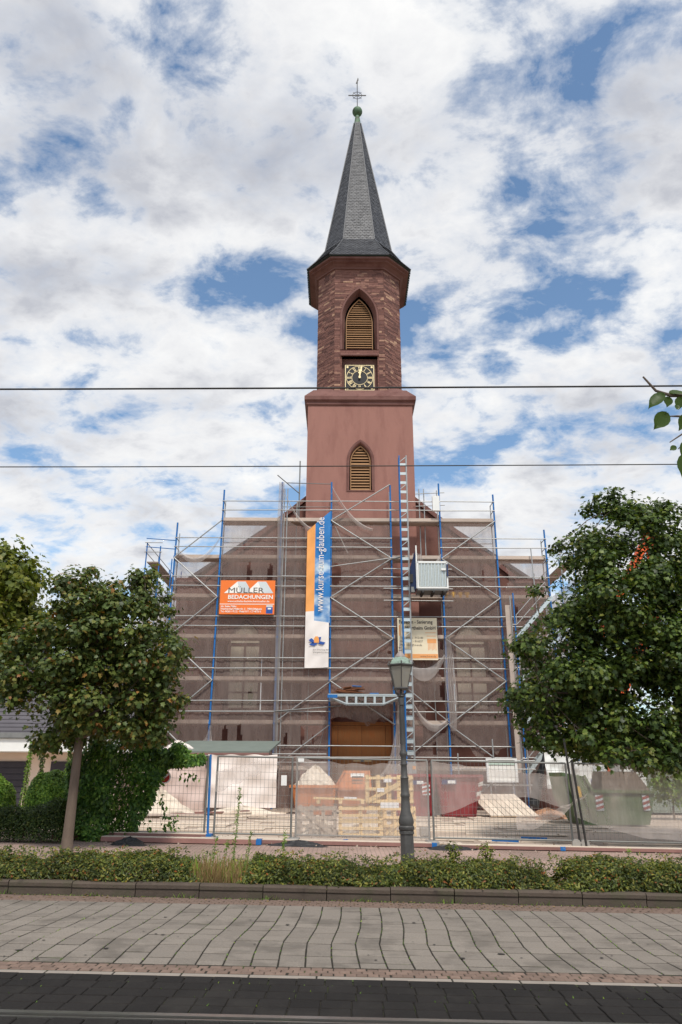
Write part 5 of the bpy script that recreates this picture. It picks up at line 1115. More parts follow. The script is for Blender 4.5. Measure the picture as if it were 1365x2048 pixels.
# slanting boards and display case right of the red skip
sl = empty('board_ramp', (6.3, 30.2, gz(6.3, 30.2)), 'sloping row of pale boards leaning right of the red skip', 'board ramp')
for i in range(7): 
    x = 5.35 + i * .26; MB().hexa([(x + .35, 29.5, .26), (x + .58, 29.5, .26), (x + .58, 29.54, .22), (x + .35, 29.54, .22), (x - .2, 31.0, 1.0), (x + .05, 31.0, 1.0), (x + .05, 31.04, .96), (x - .2, 31.04, .96)]).build('ramp_board', m_paleboard, sl)
dc = empty('notice_case', (6.8, 32.6, gz(6.8, 32.6)), 'white glazed notice case on two legs beside the red skip', 'notice case')
MB().box(6.2, 32.55, 1.42, 7.5, 32.65, 2.38).build('case_back', m_signwhite, dc)
for a in ((6.2, 1.42, 7.5, 1.5), (6.2, 2.3, 7.5, 2.38), (6.2, 1.5, 6.28, 2.3), (7.42, 1.5, 7.5, 2.3)): MB().box(a[0] - .01, 32.48, a[1], a[2] + .01, 32.549, a[3]).build('case_frame', m_white, dc)
block('case_header', (6.85, 32.53, 2.2), (1.1, .02, .16), M('case_green', lin(196, 214, 200), .5), dc)
for x in (6.35, 7.3): pipe('case_leg', (x, 32.6, .2), (x, 32.6, 1.42), .03, m_galv, dc)
# shed with felt roof and white tarpaulin front
m_felt = M('green_roofing_felt', lin(116, 124, 116), .9, var=.1, scale=2, bump=.3); m_tarp = M('white_tarpaulin', lin(232, 220, 212), .7, var=.05, scale=1.2, bump=.4, bscale=2.2); m_pinktarp = M('pinkish_tarpaulin', lin(206, 184, 174), .75, var=.08, scale=1.2, bump=.4, bscale=2)
shd = empty('site_shed', (-4.8, 31, gz(-4.8, 31)), 'low shed with green felt roof behind the fence at the left', 'shed')
MB().hexa([(-6.95, 29.9, 2.46), (-2.78, 29.9, 2.48), (-2.6, 33.2, 3.0), (-6.6, 33.2, 3.0), (-6.95, 29.9, 2.53), (-2.78, 29.9, 2.55), (-2.6, 33.2, 3.07), (-6.6, 33.2, 3.07)]).build('felt_roof', m_felt, shd)
MB().box(-6.75, 30.2, .2, -2.95, 33.0, 2.45).build('shed_wall', m_pinktarp, shd)
beam('red_fascia', (-6.95, 29.88, 2.43), (-2.78, 29.88, 2.45), .04, .08, m_redboard, shd)
heap('foil_heap', -6.5, 30.6, .6, .5, .3, m_tarp, 'crumpled white foil at the left edge of the shed roof', 'foil', .4, z=2.62)
def tarp(name, x0, x1, zb, zt, y, mat, label):
    nx, nz = 40, 20; r = random.random() * 9; vs = []
    for j in range(nz + 1):
        for i in range(nx + 1):
            u, w = i / nx, j / nz; x = x0 + (x1 - x0) * u; z = zb + (zt - zb) * w - (.05 * math.sin(u * 9.4) ** 2 if j == nz else 0)
            vs.append((x, y - .05 * math.sin(u * 6 + w * 5 + r) - .03 * math.sin(u * 15 - w * 11 + r) - .02 * math.sin(w * 19 + u * 4), z))
    return tag(MB().add(vs, [(j * (nx + 1) + i, j * (nx + 1) + i + 1, (j + 1) * (nx + 1) + i + 1, (j + 1) * (nx + 1) + i) for j in range(nz) for i in range(nx)]).build(name, mat, smooth=True, recalc=False), label, 'tarpaulin')
tarp('tarpaulin', -5.1, -2.42, .5, 2.42, 29.6, m_tarp, 'white tarpaulin sheet hung in front of the shed'); tarp('tarpaulin', -7.6, -5.15, .3, 2.3, 29.5, m_pinktarp, 'pinkish tarpaulin left of the white one'); tarp('tarpaulin', -2.4, -1.7, .4, 2.4, 29.9, m_net, 'mauve net sheet right of the white tarpaulin')
heap('rubble_heap', -6.6, 28.0, 1.3, .9, .8, m_rubble2, 'pale rubble heap behind the climber at the left fence panel', 'rubble'); heap('rubble_heap', -3.6, 29.0, 1.6, .5, .3, m_rubble2, 'low pale rubble along the foot of the white tarpaulin', 'rubble')
for i in range(9):
    x = -6.2 + i * .46; yy = random.uniform(26.5, 29); tag(block('loose_board', (x, yy, gz(x, yy) + .12), (random.uniform(1.2, 2.2), .2, .05), random.choice((m_redboard, m_paleboard, m_deck)), None, (0, random.uniform(-.08, .08), random.uniform(-.3, .3))), f'{ORD[i]} loose dusty board from the left, before the white tarpaulin', 'board', 'loose boards by the tarpaulin')
# ------------------------------------------------------------------ right-hand background: chute, drape, tubes, crane, cabins
tag(MB().tube([(7.75, 31.2, .55), (8.1, 31.4, 1.6), (8.75, 31.8, 3.05), (9.15, 32.0, 3.9)], [.2, .19, .19, .18], 14).build('rubble_chute', m_blackfoil, smooth=True), 'dark rubble chute slanting down to the ground near the stairs', 'chute')
tag(MB().tube([(8.75, 30.0, .3), (8.75, 30.0, 1.75)], .09, 12).build('orange_pipe', m_skipo, smooth=True), 'orange plastic pipe standing left of the green skip', 'pipe')
tarp('tarpaulin', 8.3, 9.6, 1.2, 2.7, 31.0, m_white, 'white sheet draped behind the orange pipe')
heap('rubble_heap', 7.9, 29.8, .9, .5, .35, M('mixed_rubble', lin(170, 130, 104), .95, var=.4, scale=5, bump=.8), 'reddish rubble heap between ramp and green skip', 'rubble')
cr_ = empty('mobile_crane', (13.2, 37, gz(13, 37)), 'orange folding-boom crane behind the right tree', 'crane'); m_crane = M('crane_orange', lin(226, 98, 44), .5, var=.1)
block('crane_base', (13.2, 37.5, .9), (2.4, 5.0, 1.2), m_crane, cr_); block('crane_cab', (13.2, 35.6, 1.6), (2.3, 1.4, 2.2), m_crane, cr_)
for x in (12.2, 14.2):
    for yy in (35.9, 38.6): MB().add([(x + dx, yy + .5 * math.cos(2 * math.pi * k / 16), .7 + .5 * math.sin(2 * math.pi * k / 16)) for dx in (-.15, .15) for k in range(16)], [tuple(range(16)), tuple(range(16, 32))] + [(k, (k + 1) % 16, (k + 1) % 16 + 16, k + 16) for k in range(16)]).build('wheel', m_iron, cr_)
beam('turret', (13.2, 38, 1.4), (13.2, 38, 4.2), .7, .7, m_crane, cr_); beam('lower_boom', (13.2, 38, 3.8), (17.0, 37.6, 10.4), .45, .55, m_crane, cr_); beam('upper_boom', (17.0, 37.6, 10.4), (16.7, 37.4, 14.2), .4, .5, m_crane, cr_); beam('fore_boom', (16.7, 37.4, 14.0), (12.5, 37.0, 7.2), .35, .4, m_crane, cr_); beam('boom_tip', (12.5, 37.0, 7.2), (10.2, 36.6, 3.2), .25, .3, m_crane, cr_)
tb = empty('portable_toilet', (12.7, 33.2, gz(12.7, 33.2)), 'white portable toilet cabin with black letters under the right tree', 'toilet cabin'); m_teal = M('teal_plastic', lin(58, 128, 148), .5, var=.06)
MB().box(12.0, 33.0, .2, 13.1, 34.2, 2.6).build('cabin_wall', m_white, tb, bevel=.05); text('lettering', 'TOI', .3, (12.45, 32.99, 1.72), m_black, tb); MB().box(11.95, 32.95, 2.6, 13.15, 34.25, 2.72).build('cabin_roof', m_teal, tb, bevel=.03)
MB().box(12.08, 32.97, .4, 12.14, 32.998, 2.5).build('door_edge', m_signgrey, tb)
m_cabin = M('grey_green_cabin', lin(136, 146, 134), .6, var=.08); ct = empty('site_cabin', (14.6, 35, gz(14, 35)), 'grey-green site cabin right of the portable toilet', 'cabin'); MB().box(13.2, 34.0, .2, 17, 36.4, 2.5).build('cabin_wall', m_cabin, ct)
for x in (13.6, 14.4, 15.2, 16.0): block('cabin_rib', (x, 33.98, 1.35), (.06, .05, 2.2), m_cabin, ct)
tc2 = empty('site_cabin', (11.3, 34.6, gz(11.3, 34.6)), 'white site cabin with blue sign behind the green skip', 'cabin'); MB().box(10.6, 34.2, .2, 11.9, 36, 2.3).build('cabin_wall', m_white, tc2); block('blue_sign', (11.2, 34.18, 1.3), (.18, .02, .5), m_signblue, tc2); block('cabin_door', (11.5, 34.18, 1.2), (.5, .03, 1.8), m_silver, tc2)
# ------------------------------------------------------------------ house on the left
m_tile = M('grey_roof_tile', lin(92, 88, 92), .7, var=.12, scale=2, rnd=.06); m_render = M('beige_render', lin(226, 204, 186), .85, var=.04); m_anth = M('anthracite_panel', lin(58, 54, 60), .6, var=.1)
hs = empty('house', (-14, 34, gz(-14, 34)), 'low house with dark grey tiled roof and beige wall at the left', 'house')
MB().box(-24, 30.9, .1, -8.9, 40, 3.0).build('wall', m_render, hs)
rf = MB().hexa([(-25, 30.0, 2.9), (-8.2, 30.0, 2.9), (-8.6, 36.5, 7.0), (-24.6, 36.5, 7.0), (-25, 30.0, 3.05), (-8.2, 30.0, 3.05), (-8.6, 36.5, 7.15), (-24.6, 36.5, 7.15)]).build('roof', m_tile, hs)
for i in range(24):
    t = i / 24; block('tile_course', (-16.6, 30.0 + 6.5 * (t + .02), 3.1 + 4.1 * (t + .02)), (16.6 - t * .4, .34, .035), m_tile, rf, (R(32.2 - 5), 0, 0))
MB().box(-25, 29.75, 3.0, -8.1, 29.9, 3.2).build('gutter', m_galv_dark, hs); MB().box(-25, 29.86, 2.5, -8.15, 30.2, 2.98).build('fascia', m_white, hs)
MB().box(-25, 30.2, 2.48, -8.3, 31, 2.52).build('soffit', m_white, hs)
for x in (-13.8, -10.4): block('dark_panel', (x, 30.86, 1.2), (2.4, .06, 1.9), m_anth, hs)
for k in range(8): block('panel_board', (-13.8, 30.81, .4 + k * .23), (2.4, .03, .2), m_anth, hs)
block('dark_window', (-14.6, 30.85, 2.2), (.9, .08, .9), m_dark, hs); block('window_frame', (-14.6, 30.83, 2.68), (1.0, .06, .06), m_white, hs)
MB().hexa([(-24.6, 36.5, 7.1), (-8.6, 36.5, 7.1), (-8.3, 42, 3.2), (-25, 42, 3.2), (-24.6, 36.5, 7.16), (-8.6, 36.5, 7.16), (-8.3, 42, 3.26), (-25, 42, 3.26)]).build('rear_roof', m_tile, hs)
# small dirt: stains on the slabs, grit and chips round the site
m_stain = M('dark_stain', lin(58, 54, 50), .9)
m = MB()
for x, yy, r in [(1.62, 8.32, .035), (1.2, 8.1, .03), (-2.3, 8.2, .028), (-1.9, 8.9, .02), (2.6, 8.25, .02), (-.6, 9.6, .025), (.9, 9.9, .02), (-3.1, 8.05, .03), (.35, 7.95, .016), (3.2, 9.0, .022), (-2.1, 9.9, .02), (1.0, 8.7, .014)] + [(random.uniform(-4, 4), random.uniform(7.7, 10.8), random.uniform(.006, .016)) for _ in range(60)]:
    n = 9; m.add([(x + r * random.uniform(.7, 1.4) * math.cos(6.283 * k / n), yy + r * random.uniform(.7, 1.2) * math.sin(6.283 * k / n), gz(x, yy) + .009) for k in range(n)], [tuple(range(n))])
m.build('stain', m_stain, road, recalc=False)['kind'] = 'stuff'
m_chip = M('site_grit', lin(176, 158, 142), .95, var=.4, scale=20)
m = MB()
for i in range(900):
    yy = random.choice((random.uniform(18.2, 20.5), random.uniform(20, 31))); x = random.uniform(-7, 10); r = random.uniform(.01, .045); z = gz(x, yy) + .02 + (.03 if yy > 19.6 else 0); q = [Vector((random.gauss(0, 1), random.gauss(0, 1), random.gauss(0, .7))).normalized() * r for _ in range(4)]
    m.add([(x + v.x, yy + v.y, z + r * .4 + v.z) for v in q], [(0, 1, 2), (0, 2, 3), (0, 3, 1), (1, 3, 2)])
tag(m.build('site_grit', m_chip, recalc=False), 'scattered chips and grit on the forecourt', 'debris', kind='stuff')
# ------------------------------------------------------------------ foliage
def leaves(name, pts, nrm, size, mat, parent=None, droop=.3, lobed=True, jit=.35, aspect=.8):
    """one mesh of many leaves; pts (n,3), nrm (n,3) preferred facing"""
    n = len(pts); nr = nrm + RNG.normal(0, jit, (n, 3)); nr /= np.linalg.norm(nr, axis=1)[:, None] + 1e-9
    d = RNG.normal(0, 1, (n, 3)); d[:, 2] -= droop * 2; d -= (d * nr).sum(1)[:, None] * nr; d /= np.linalg.norm(d, axis=1)[:, None] + 1e-9
    s = np.cross(d, nr); L_ = (size * RNG.uniform(.65, 1.25, n))[:, None]; Wd = L_ * aspect
    if lobed:   # base, two side lobes, tip, other lobes: a hand-shaped leaf folded along its middle
        prof = [(0, 0, 0), (.12, .5, .10), (.38, .34, .05), (.62, .52, .08), (.68, .2, .02), (1, 0, -.10), (.68, -.2, .02), (.62, -.52, .08), (.38, -.34, .05), (.12, -.5, .10)]
        faces = [(0, 1, 2, 8), (0, 8, 9), (2, 3, 4), (2, 4, 6, 8), (4, 5, 6), (6, 7, 8)]
    else:
        prof = [(0, 0, 0), (.45, .42, .08), (1, 0, -.06), (.45, -.42, .08)]; faces = [(0, 1, 2), (0, 2, 3)]
    k = len(prof); V = np.empty((n, k, 3))
    for i, (a, b, c) in enumerate(prof): V[:, i] = pts + d * (a * L_) + s * (b * Wd) + nr * (c * L_)
    me = bpy.data.meshes.new(name); fl = []
    og = np.array(origin(parent)) if parent is not None else np.array([pts[:, 0].mean(), pts[:, 1].mean(), pts[:, 2].min()])
    me.vertices.add(n * k); me.vertices.foreach_set('co', (V.reshape(-1, 3) - og).ravel())
    tot = [len(f) for f in faces]; base = np.arange(n) * k
    loops = np.concatenate([base[:, None] + np.array(f)[None, :] for f in faces], axis=1).ravel()
    lt = np.tile(tot, n); ls = np.concatenate([[0], np.cumsum(lt)[:-1]])
    me.loops.add(len(loops)); me.loops.foreach_set('vertex_index', loops.astype(np.int32)); me.polygons.add(len(lt)); me.polygons.foreach_set('loop_start', ls.astype(np.int32)); me.polygons.foreach_set('loop_total', lt.astype(np.int32))
    me.update(); me.materials.append(mat)
    return link(name, me, parent, (0, 0, 0) if parent is not None else tuple(og))
def ball(n): v = RNG.normal(0, 1, (n, 3)); v /= np.linalg.norm(v, axis=1)[:, None]; return v * (RNG.random(n) ** (1 / 3))[:, None]
lf_maple = Mleaf('maple_leaf', [(0, lin(58, 74, 36)), (.45, lin(82, 98, 48)), (.8, lin(108, 118, 60)), (.93, lin(130, 124, 62)), (1, lin(150, 98, 56))], .28)
lf_dark = Mleaf('dark_maple_leaf', [(0, lin(44, 60, 28)), (.5, lin(68, 88, 38)), (.9, lin(100, 116, 50)), (1, lin(128, 128, 58))], .25)
lf_yellow = Mleaf('yellowish_leaf', [(0, lin(74, 88, 32)), (.6, lin(108, 118, 46)), (1, lin(146, 142, 62))], .35)
lf_ivy = Mleaf('climber_leaf', [(0, lin(48, 76, 32)), (.5, lin(74, 108, 46)), (.9, lin(112, 144, 60)), (1, lin(130, 150, 70))], .3)
lf_hedge = Mleaf('hedge_leaf', [(0, lin(54, 66, 30)), (.45, lin(80, 92, 40)), (.75, lin(112, 118, 52)), (.92, lin(146, 142, 62)), (.97, lin(128, 92, 44)), (1, lin(150, 84, 44))], .3)
lf_box = Mleaf('clipped_bush_leaf', [(0, lin(76, 108, 40)), (.6, lin(116, 150, 56)), (1, lin(160, 184, 76))], .3)
lf_yew = Mleaf('dark_hedge_leaf', [(0, lin(40, 58, 26)), (.6, lin(62, 82, 34)), (1, lin(96, 104, 46))], .25)
lf_dry = Mleaf('dry_grass_blade', [(0, lin(120, 100, 68)), (1, lin(160, 134, 92))], .3)
lf_near = Mleaf('near_leaf', [(0, lin(50, 72, 30)), (1, lin(82, 104, 44))], .35, .35)
def tree(name, base, label, trunk_r, fork_z, clusters, leaf, mat, per, lean=(0, 0), limbs=True, cr=.55, seed=1, fillp=None):
    """clusters: (x, y, z, r) leaf clumps; every clump hangs on its own limb from the trunk"""
    rnd = random.Random(seed); e = empty(name, base, label, 'tree'); b = Vector(base); f = Vector((b.x + lean[0], b.y + lean[1], fork_z))
    ztop = max(c[2] for c in clusters) - .4; topv = Vector((f.x + lean[0] * .5, f.y, ztop))
    m = MB(); pts = [b + Vector((0, 0, -.15)), b.lerp(f, .15), b.lerp(f, .5), f, f.lerp(topv, .4) + Vector((.1, .05, 0)), topv]
    m.tube(pts, [trunk_r * 1.35, trunk_r * 1.08, trunk_r * .95, trunk_r * .85, trunk_r * .45, trunk_r * .1], 12)
    order = sorted(clusters, key=lambda c: -(Vector(c[:3]) - f).length); mains = order[::max(1, len(order) // 13)]; paths = []
    for c in mains:
        cv = Vector(c[:3]); t = max(0, min(.75, (cv.z - f.z - .45 * (cv - f).xy.length) / max(.3, topv.z - f.z))); s = f.lerp(topv, t); L0 = (cv - s).length
        pp = [s] + [s.lerp(cv, k) + Vector((rnd.uniform(-.06, .06) * L0, rnd.uniform(-.06, .06) * L0, .1 * L0 * math.sin(k * 3.14))) for k in (.3, .6, .85)] + [cv]; paths.append(pp); r0 = trunk_r * (.42 - .25 * t); m.tube(pp, [r0, r0 * .75, r0 * .5, r0 * .3, r0 * .12], 7)
    for c in []:
        cv = Vector(c[:3]); t = max(0, min(.8, (cv.z - f.z - .9 * (cv - f).xy.length * .5) / max(.3, topv.z - f.z))); s = f.lerp(topv, t); mid = s.lerp(cv, .5) + Vector((rnd.uniform(-.15, .15), rnd.uniform(-.15, .15), .12 * (cv - s).length))
        r0 = trunk_r * (.28 - .17 * t) * min(1, c[3] / cr * .7 + .2); m.tube([s, mid, cv], [r0, r0 * .6, r0 * .2], 6)
        for q in range(4):
            w = cv + Vector((rnd.gauss(0, 1), rnd.gauss(0, 1), rnd.gauss(0, .7))).normalized() * c[3] * .8; m.tube([mid.lerp(cv, .6), w], [r0 * .3, r0 * .1], 4)
    for c in clusters:
        if c in mains: continue
        cv = Vector(c[:3]); best = min((p for pp in paths for p in pp[1:4]), key=lambda p: (p - cv).length); md = best.lerp(cv, .5) + Vector((rnd.uniform(-.1, .1), rnd.uniform(-.1, .1), rnd.uniform(0, .12))); r0 = trunk_r * .1; m.tube([best, md, cv], [r0, r0 * .7, r0 * .3], 5)
        for q in range(3): m.tube([md.lerp(cv, .5), cv + Vector((rnd.gauss(0, 1), rnd.gauss(0, 1), rnd.gauss(0, .6))).normalized() * c[3] * .8], [r0 * .4, r0 * .15], 4)
    m.build('trunk', m_bark, e, smooth=True)
    P, Nn = [], []
    for c in clusters:
        n = int(per * (c[3] / cr) ** 2); v = np.clip(RNG.normal(0, .47, (n, 3)), -1.25, 1.25)
        v[:, 2] *= .72; v *= 1 + .25 * np.sin(v[:, [1, 2, 0]] * 5 + c[0] * 3)
        P.append(np.array(c[:3]) + v * c[3]); o = v / (np.linalg.norm(v, axis=1)[:, None] + 1e-6); o[:, 2] += .7; Nn.append(o)
    if fillp is not None:                              # loose leaves between the clumps
        poly, y0, y1, nf = fillp; xs = [p[0] for p in poly]; zs = [p[1] for p in poly]; cx, cz_ = sum(xs) / len(xs), sum(zs) / len(zs); F_ = []
        while len(F_) < nf:
            x, z = rnd.uniform(min(xs), max(xs)), rnd.uniform(min(zs), max(zs)); q = math.sin(x * 2.9 + z * 1.7) + math.sin(z * 3.7 - x * 1.3) + math.sin(x * 6.1) * .5
            if q < -.9 or not inside(x, z, poly): continue
            ee = min(1, math.hypot((x - cx) / (max(xs) - min(xs)), (z - cz_) / (max(zs) - min(zs))) * 2); F_.append((x, (y0 + y1) / 2 + rnd.uniform(-1, 1) * (y1 - y0) / 2 * math.sqrt(max(.06, 1 - ee * ee)), z))
        F_ = np.array(F_); P.append(F_); Nn.append(np.tile((0., -.35, .8), (nf, 1)) + RNG.normal(0, .3, (nf, 3)))
    leaves('crown', np.concatenate(P), np.concatenate(Nn), leaf, mat, e, .35, True)
    return e
def clumps(n, cx, cy, cz, rx, ry, rz, rmin, rmax, seed, keep=None, shell=.55):
    rnd = random.Random(seed); out_ = []; tries = 0
    while len(out_) < n and tries < n * 60:
        tries += 1; v = Vector((rnd.gauss(0, 1), rnd.gauss(0, 1), rnd.gauss(0, 1))).normalized() * rnd.uniform(shell, 1.0)
        p = (cx + v.x * rx, cy + v.y * ry, cz + v.z * rz, rnd.uniform(rmin, rmax))
        if keep and not keep(p): continue
        if any((Vector(p[:3]) - Vector(q[:3])).length < .42 * (p[3] + q[3]) for q in out_): continue
        out_.append(p)
    return out_
def inside(x, z, poly):
    c = False; n = len(poly)
    for i in range(n):
        (x1, z1), (x2, z2) = poly[i], poly[i - 1]
        if (z1 > z) != (z2 > z) and x < (x2 - x1) * (z - z1) / (z2 - z1) + x1: c = not c
    return c
def outline_clumps(poly, n, y0, y1, rmin, rmax, seed, tips, gap=.5):   # clumps filling a crown of the given side view, thinner in depth towards its rim
    rnd = random.Random(seed); xs = [p[0] for p in poly]; zs = [p[1] for p in poly]; out_ = []; yc = (y0 + y1) / 2; cx = sum(xs) / len(xs); cz = sum(zs) / len(zs); tries = 0
    while len(out_) < n and tries < n * 80:
        tries += 1; x, z = rnd.uniform(min(xs), max(xs)), rnd.uniform(min(zs), max(zs)); r = rnd.uniform(rmin, rmax)
        if not all(inside(x + dx * r * .75, z + dz * r * .5, poly) for dx, dz in ((1, 0), (-1, 0), (0, 1), (0, -1))): continue
        e = math.hypot((x - cx) / (max(xs) - min(xs)), (z - cz) / (max(zs) - min(zs))) * 2; dpt = (y1 - y0) / 2 * math.sqrt(max(.08, 1 - e * e)); y = yc + rnd.uniform(-1, 1) * dpt
        if any((Vector((x, y, z)) - Vector(q[:3])).length < gap * (r + q[3]) for q in out_): continue
        out_.append((x, y, z, r))
    for k in tips: x, z = poly[k]; out_.append((x + (cx - x) * .07, yc + rnd.uniform(-.5, .5), z + (cz - z) * .06, rmin * .75))
    return out_
LP = [(-6.82, 6.07), (-5.96, 6.35), (-5.56, 5.95), (-4.93, 6.26), (-4.33, 6.2), (-4.08, 5.78), (-4.44, 5.47), (-3.9, 5.36), (-4.11, 5.0), (-3.41, 4.31), (-3.78, 3.85), (-3.48, 3.24), (-3.75, 2.81), (-3.87, 2.27), (-4.52, 2.17), (-4.98, 2.38), (-5.85, 2.27), (-6.26, 2.03), (-6.88, 2.16), (-7.04, 2.79), (-7.75, 3.39), (-8.46, 3.89), (-8.45, 4.46), (-7.68, 4.69), (-7.15, 5.04), (-6.57, 5.52)]
cl = outline_clumps(LP, 135, 15.6, 18.2, .26, .48, 3, (0, 1, 3, 4, 5, 7, 9, 11, 13, 14, 17, 18, 20, 21), .46)
tree('maple_tree', (-5.72, 16.7, gz(-5.7, 16.7)), 'young maple with bare grey trunk at the left, behind the street hedge', .105, 2.4, cl, .115, lf_maple, 250, (-.03, .05), cr=.42, seed=3, fillp=(LP, 15.6, 18.2, 2400))
RP = [(8.18, 9.86), (7.44, 9.53), (7.93, 8.64), (6.23, 8.13), (6.91, 7.35), (5.62, 6.9), (5.93, 6.11), (4.71, 5.03), (5.5, 4.45), (4.53, 3.69), (5.17, 3.26), (4.79, 2.94), (5.05, 2.37), (5.63, 2.31), (6.78, 2.01), (7.93, 1.83), (9.5, 1.8), (12.5, 2.6), (14.2, 4.5), (14, 7), (12, 9.2), (9.6, 9.4)]
cl = outline_clumps(RP, 205, 18.4, 22.6, .34, .62, 5, (0, 1, 3, 5, 7, 9, 11, 12, 13, 14, 15, 16), .45) + [(7.0, 19.0, 2.35, .4), (7.7, 18.9, 2.2, .42), (8.4, 19.0, 2.25, .45), (9.0, 19.1, 2.3, .45), (6.2, 19.1, 2.6, .4), (8.0, 19.0, 2.9, .5), (7.1, 19.0, 3.0, .5), (6.6, 18.8, 2.15, .32), (7.4, 18.7, 1.98, .32), (8.1, 18.7, 1.95, .32), (8.9, 18.8, 1.9, .34), (9.6, 19.3, 3.3, .6), (9.0, 19.6, 3.9, .6), (10.0, 20.2, 4.3, .7), (8.6, 20.0, 4.6, .6), (9.4, 19.4, 4.9, .6), (10.6, 19.8, 3.6, .7), (9.9, 19.2, 2.7, .5), (8.3, 19.5, 5.3, .55), (9.8, 20, 5.8, .6), (8.9, 19.8, 6.5, .6), (7.6, 19.8, 5.6, .5), (7.3, 19.7, 4.4, .55), (6.6, 19.6, 3.9, .5)]
tree('maple_tree', (9.6, 21.0, gz(9.6, 21)), 'dark leafy maple with wide low crown at the right edge', .2, 2.6, cl, .135, lf_dark, 330, (0, 0), cr=.55, seed=5, fillp=(RP, 18.3, 22.6, 17000))
# yellowish tree behind the house
cl = clumps(60, -17.6, 36, 9.0, 3.0, 2.4, 3.4, .8, 1.2, 8, shell=.3)
tree('background_tree', (-17.6, 36.5, .3), 'yellow-green tree rising at the far left edge behind the house', .25, 5.0, cl, .3, lf_yellow, 260, cr=1.0, seed=8)
# trees and shrubs behind the skips at the right
for i, (x, y, h, lb) in enumerate(((19, 44, 5.5, 'green tree far behind the site cabins'), (13.0, 30.5, 2.2, 'low shrub right of the green skip behind the film'))):
    cl = clumps(24 if h > 3 else 12, x, y, h * .6, h * .45, h * .4, h * .42, .35 * h / 3, .6 * h / 3, 20 + i, shell=.2); tree('background_tree' if h > 3 else 'shrub', (x, y, .1), lb, .06 * h / 3, h * .2, cl, .12 if h < 3 else .25, lf_box if h < 3 else lf_dark, 220, cr=.5 * h / 3, seed=30 + i)
# ------------------------------------------------------------------ low hedge between street and pavement
def hedge_run(name, x0, x1, y0, y1, zt, n, label, mat, leaf, sprays=300, seed=1, zb=.1):
    rnd = np.random.default_rng(seed); e = empty(name, ((x0 + x1) / 2, (y0 + y1) / 2, gz((x0 + x1) / 2, y0) + zb), label, 'hedge')
    x = rnd.uniform(x0, x1, n); u = rnd.random(n); hump = 1 + .13 * np.sin(x * 2.1 + seed) + .1 * np.sin(x * 5.3 + seed * 2) + .05 * np.sin(x * 13)
    a = np.pi * (rnd.random(n) * .92 + .0); r = rnd.random(n) ** .35
    yc, ry = (y0 + y1) / 2, (y1 - y0) / 2 * (1 + .12 * np.sin(x * 3.7 + 1)); y = yc - ry * np.cos(a) * r; z = (zt - zb) * hump * np.sin(a) ** .6 * r
    endf = np.minimum(1, np.minimum(x - x0, x1 - x) / .25 + .25); z = z * endf
    gzv = np.array([gz(float(p), float(q)) for p, q in zip(x, y)]); P = np.stack([x, y, z + gzv + zb], 1); Nn = np.stack([np.zeros(n), -np.cos(a), np.sin(a) + .5], 1)
    # arching sprays that stick out of the top
    SP, SN = [], []
    for i in range(sprays):
        bx = rnd.uniform(x0 + .1, x1 - .1); by = rnd.uniform(y0 + .02, y1 - .1); bz = (zt - zb) * .75; dx, dy = rnd.normal(0, .25), rnd.normal(-.1, .18); h = rnd.uniform(.08, .24)
        for t in np.linspace(.1, 1, 12): SP.append((bx + dx * t, by + dy * t, bz + h * t * 1.6 - h * .8 * t * t + gz(bx, by) + zb)); SN.append((rnd.normal(0, .4), -.3, 1))
    leaves('foliage', np.concatenate([P, np.array(SP)]), np.concatenate([Nn, np.array(SN)]), leaf, mat, e, .1, False, .45, .55)
    m = MB()
    for i in range(int((x1 - x0) * 5)):
        bx = random.uniform(x0, x1); by = random.uniform(y0 + .2, y1 - .2); g = gz(bx, by) + zb - .04; m.tube([(bx, by, g), (bx + random.uniform(-.15, .15), by + random.uniform(-.15, .15), g + (zt - zb) * .7)], [.012, .004], 4)
    o = m.build('stems', m_bark, e); o['kind'] = 'stuff'
    return e
hedge_run('low_hedge', -9.5, -2.02, 11.52, 12.6, .47, 46000, 'low leafy hedge behind the kerb, left of the dry gap', lf_hedge, .055, 420, 2)
hedge_run('low_hedge', -1.45, 3.2, 11.52, 12.6, .45, 30000, 'low leafy hedge behind the kerb in front of the street lamp', lf_hedge, .055, 280, 4)
hedge_run('low_hedge', 3.25, 10.0, 11.5, 12.65, .51, 42000, 'low leafy hedge behind the kerb at the right', lf_hedge, .06, 420, 6)
hedge_run('clipped_hedge', -9.6, -6.3, 18.0, 18.8, .80, 26000, 'dark clipped hedge in front of the round bushes at the left', lf_yew, .06, 60, 9, .05)
def blades(name, x0, x1, y0, y1, n, h, label, cat, mat, seed):
    rnd = np.random.default_rng(seed); m = MB()
    for i in range(n):
        x, y = rnd.uniform(x0, x1), rnd.uniform(y0, y1); g = gz(x, y) + .08; hh = h * rnd.uniform(.5, 1.1); dx, dy = rnd.normal(0, .09), rnd.normal(0, .07); w = .006
        m.add([(x - w, y, g), (x + w, y, g), (x + dx * .5 + w * .7, y + dy * .5, g + hh * .6), (x + dx * .5 - w * .7, y + dy * .5, g + hh * .6), (x + dx, y + dy, g + hh)], [(0, 1, 2, 3), (3, 2, 4)])
    o = m.build(name, mat, recalc=False); tag(o, label, cat, kind='stuff'); return o
blades('dry_grass', -2.15, -1.3, 11.65, 12.5, 900, .38, 'dry brown grass in the gap of the low hedge', 'grass', lf_dry, 3)
blades('green_grass', -2.3, -1.1, 11.7, 12.6, 260, .45, 'sparse green grass in the gap of the low hedge', 'grass', lf_box, 4)
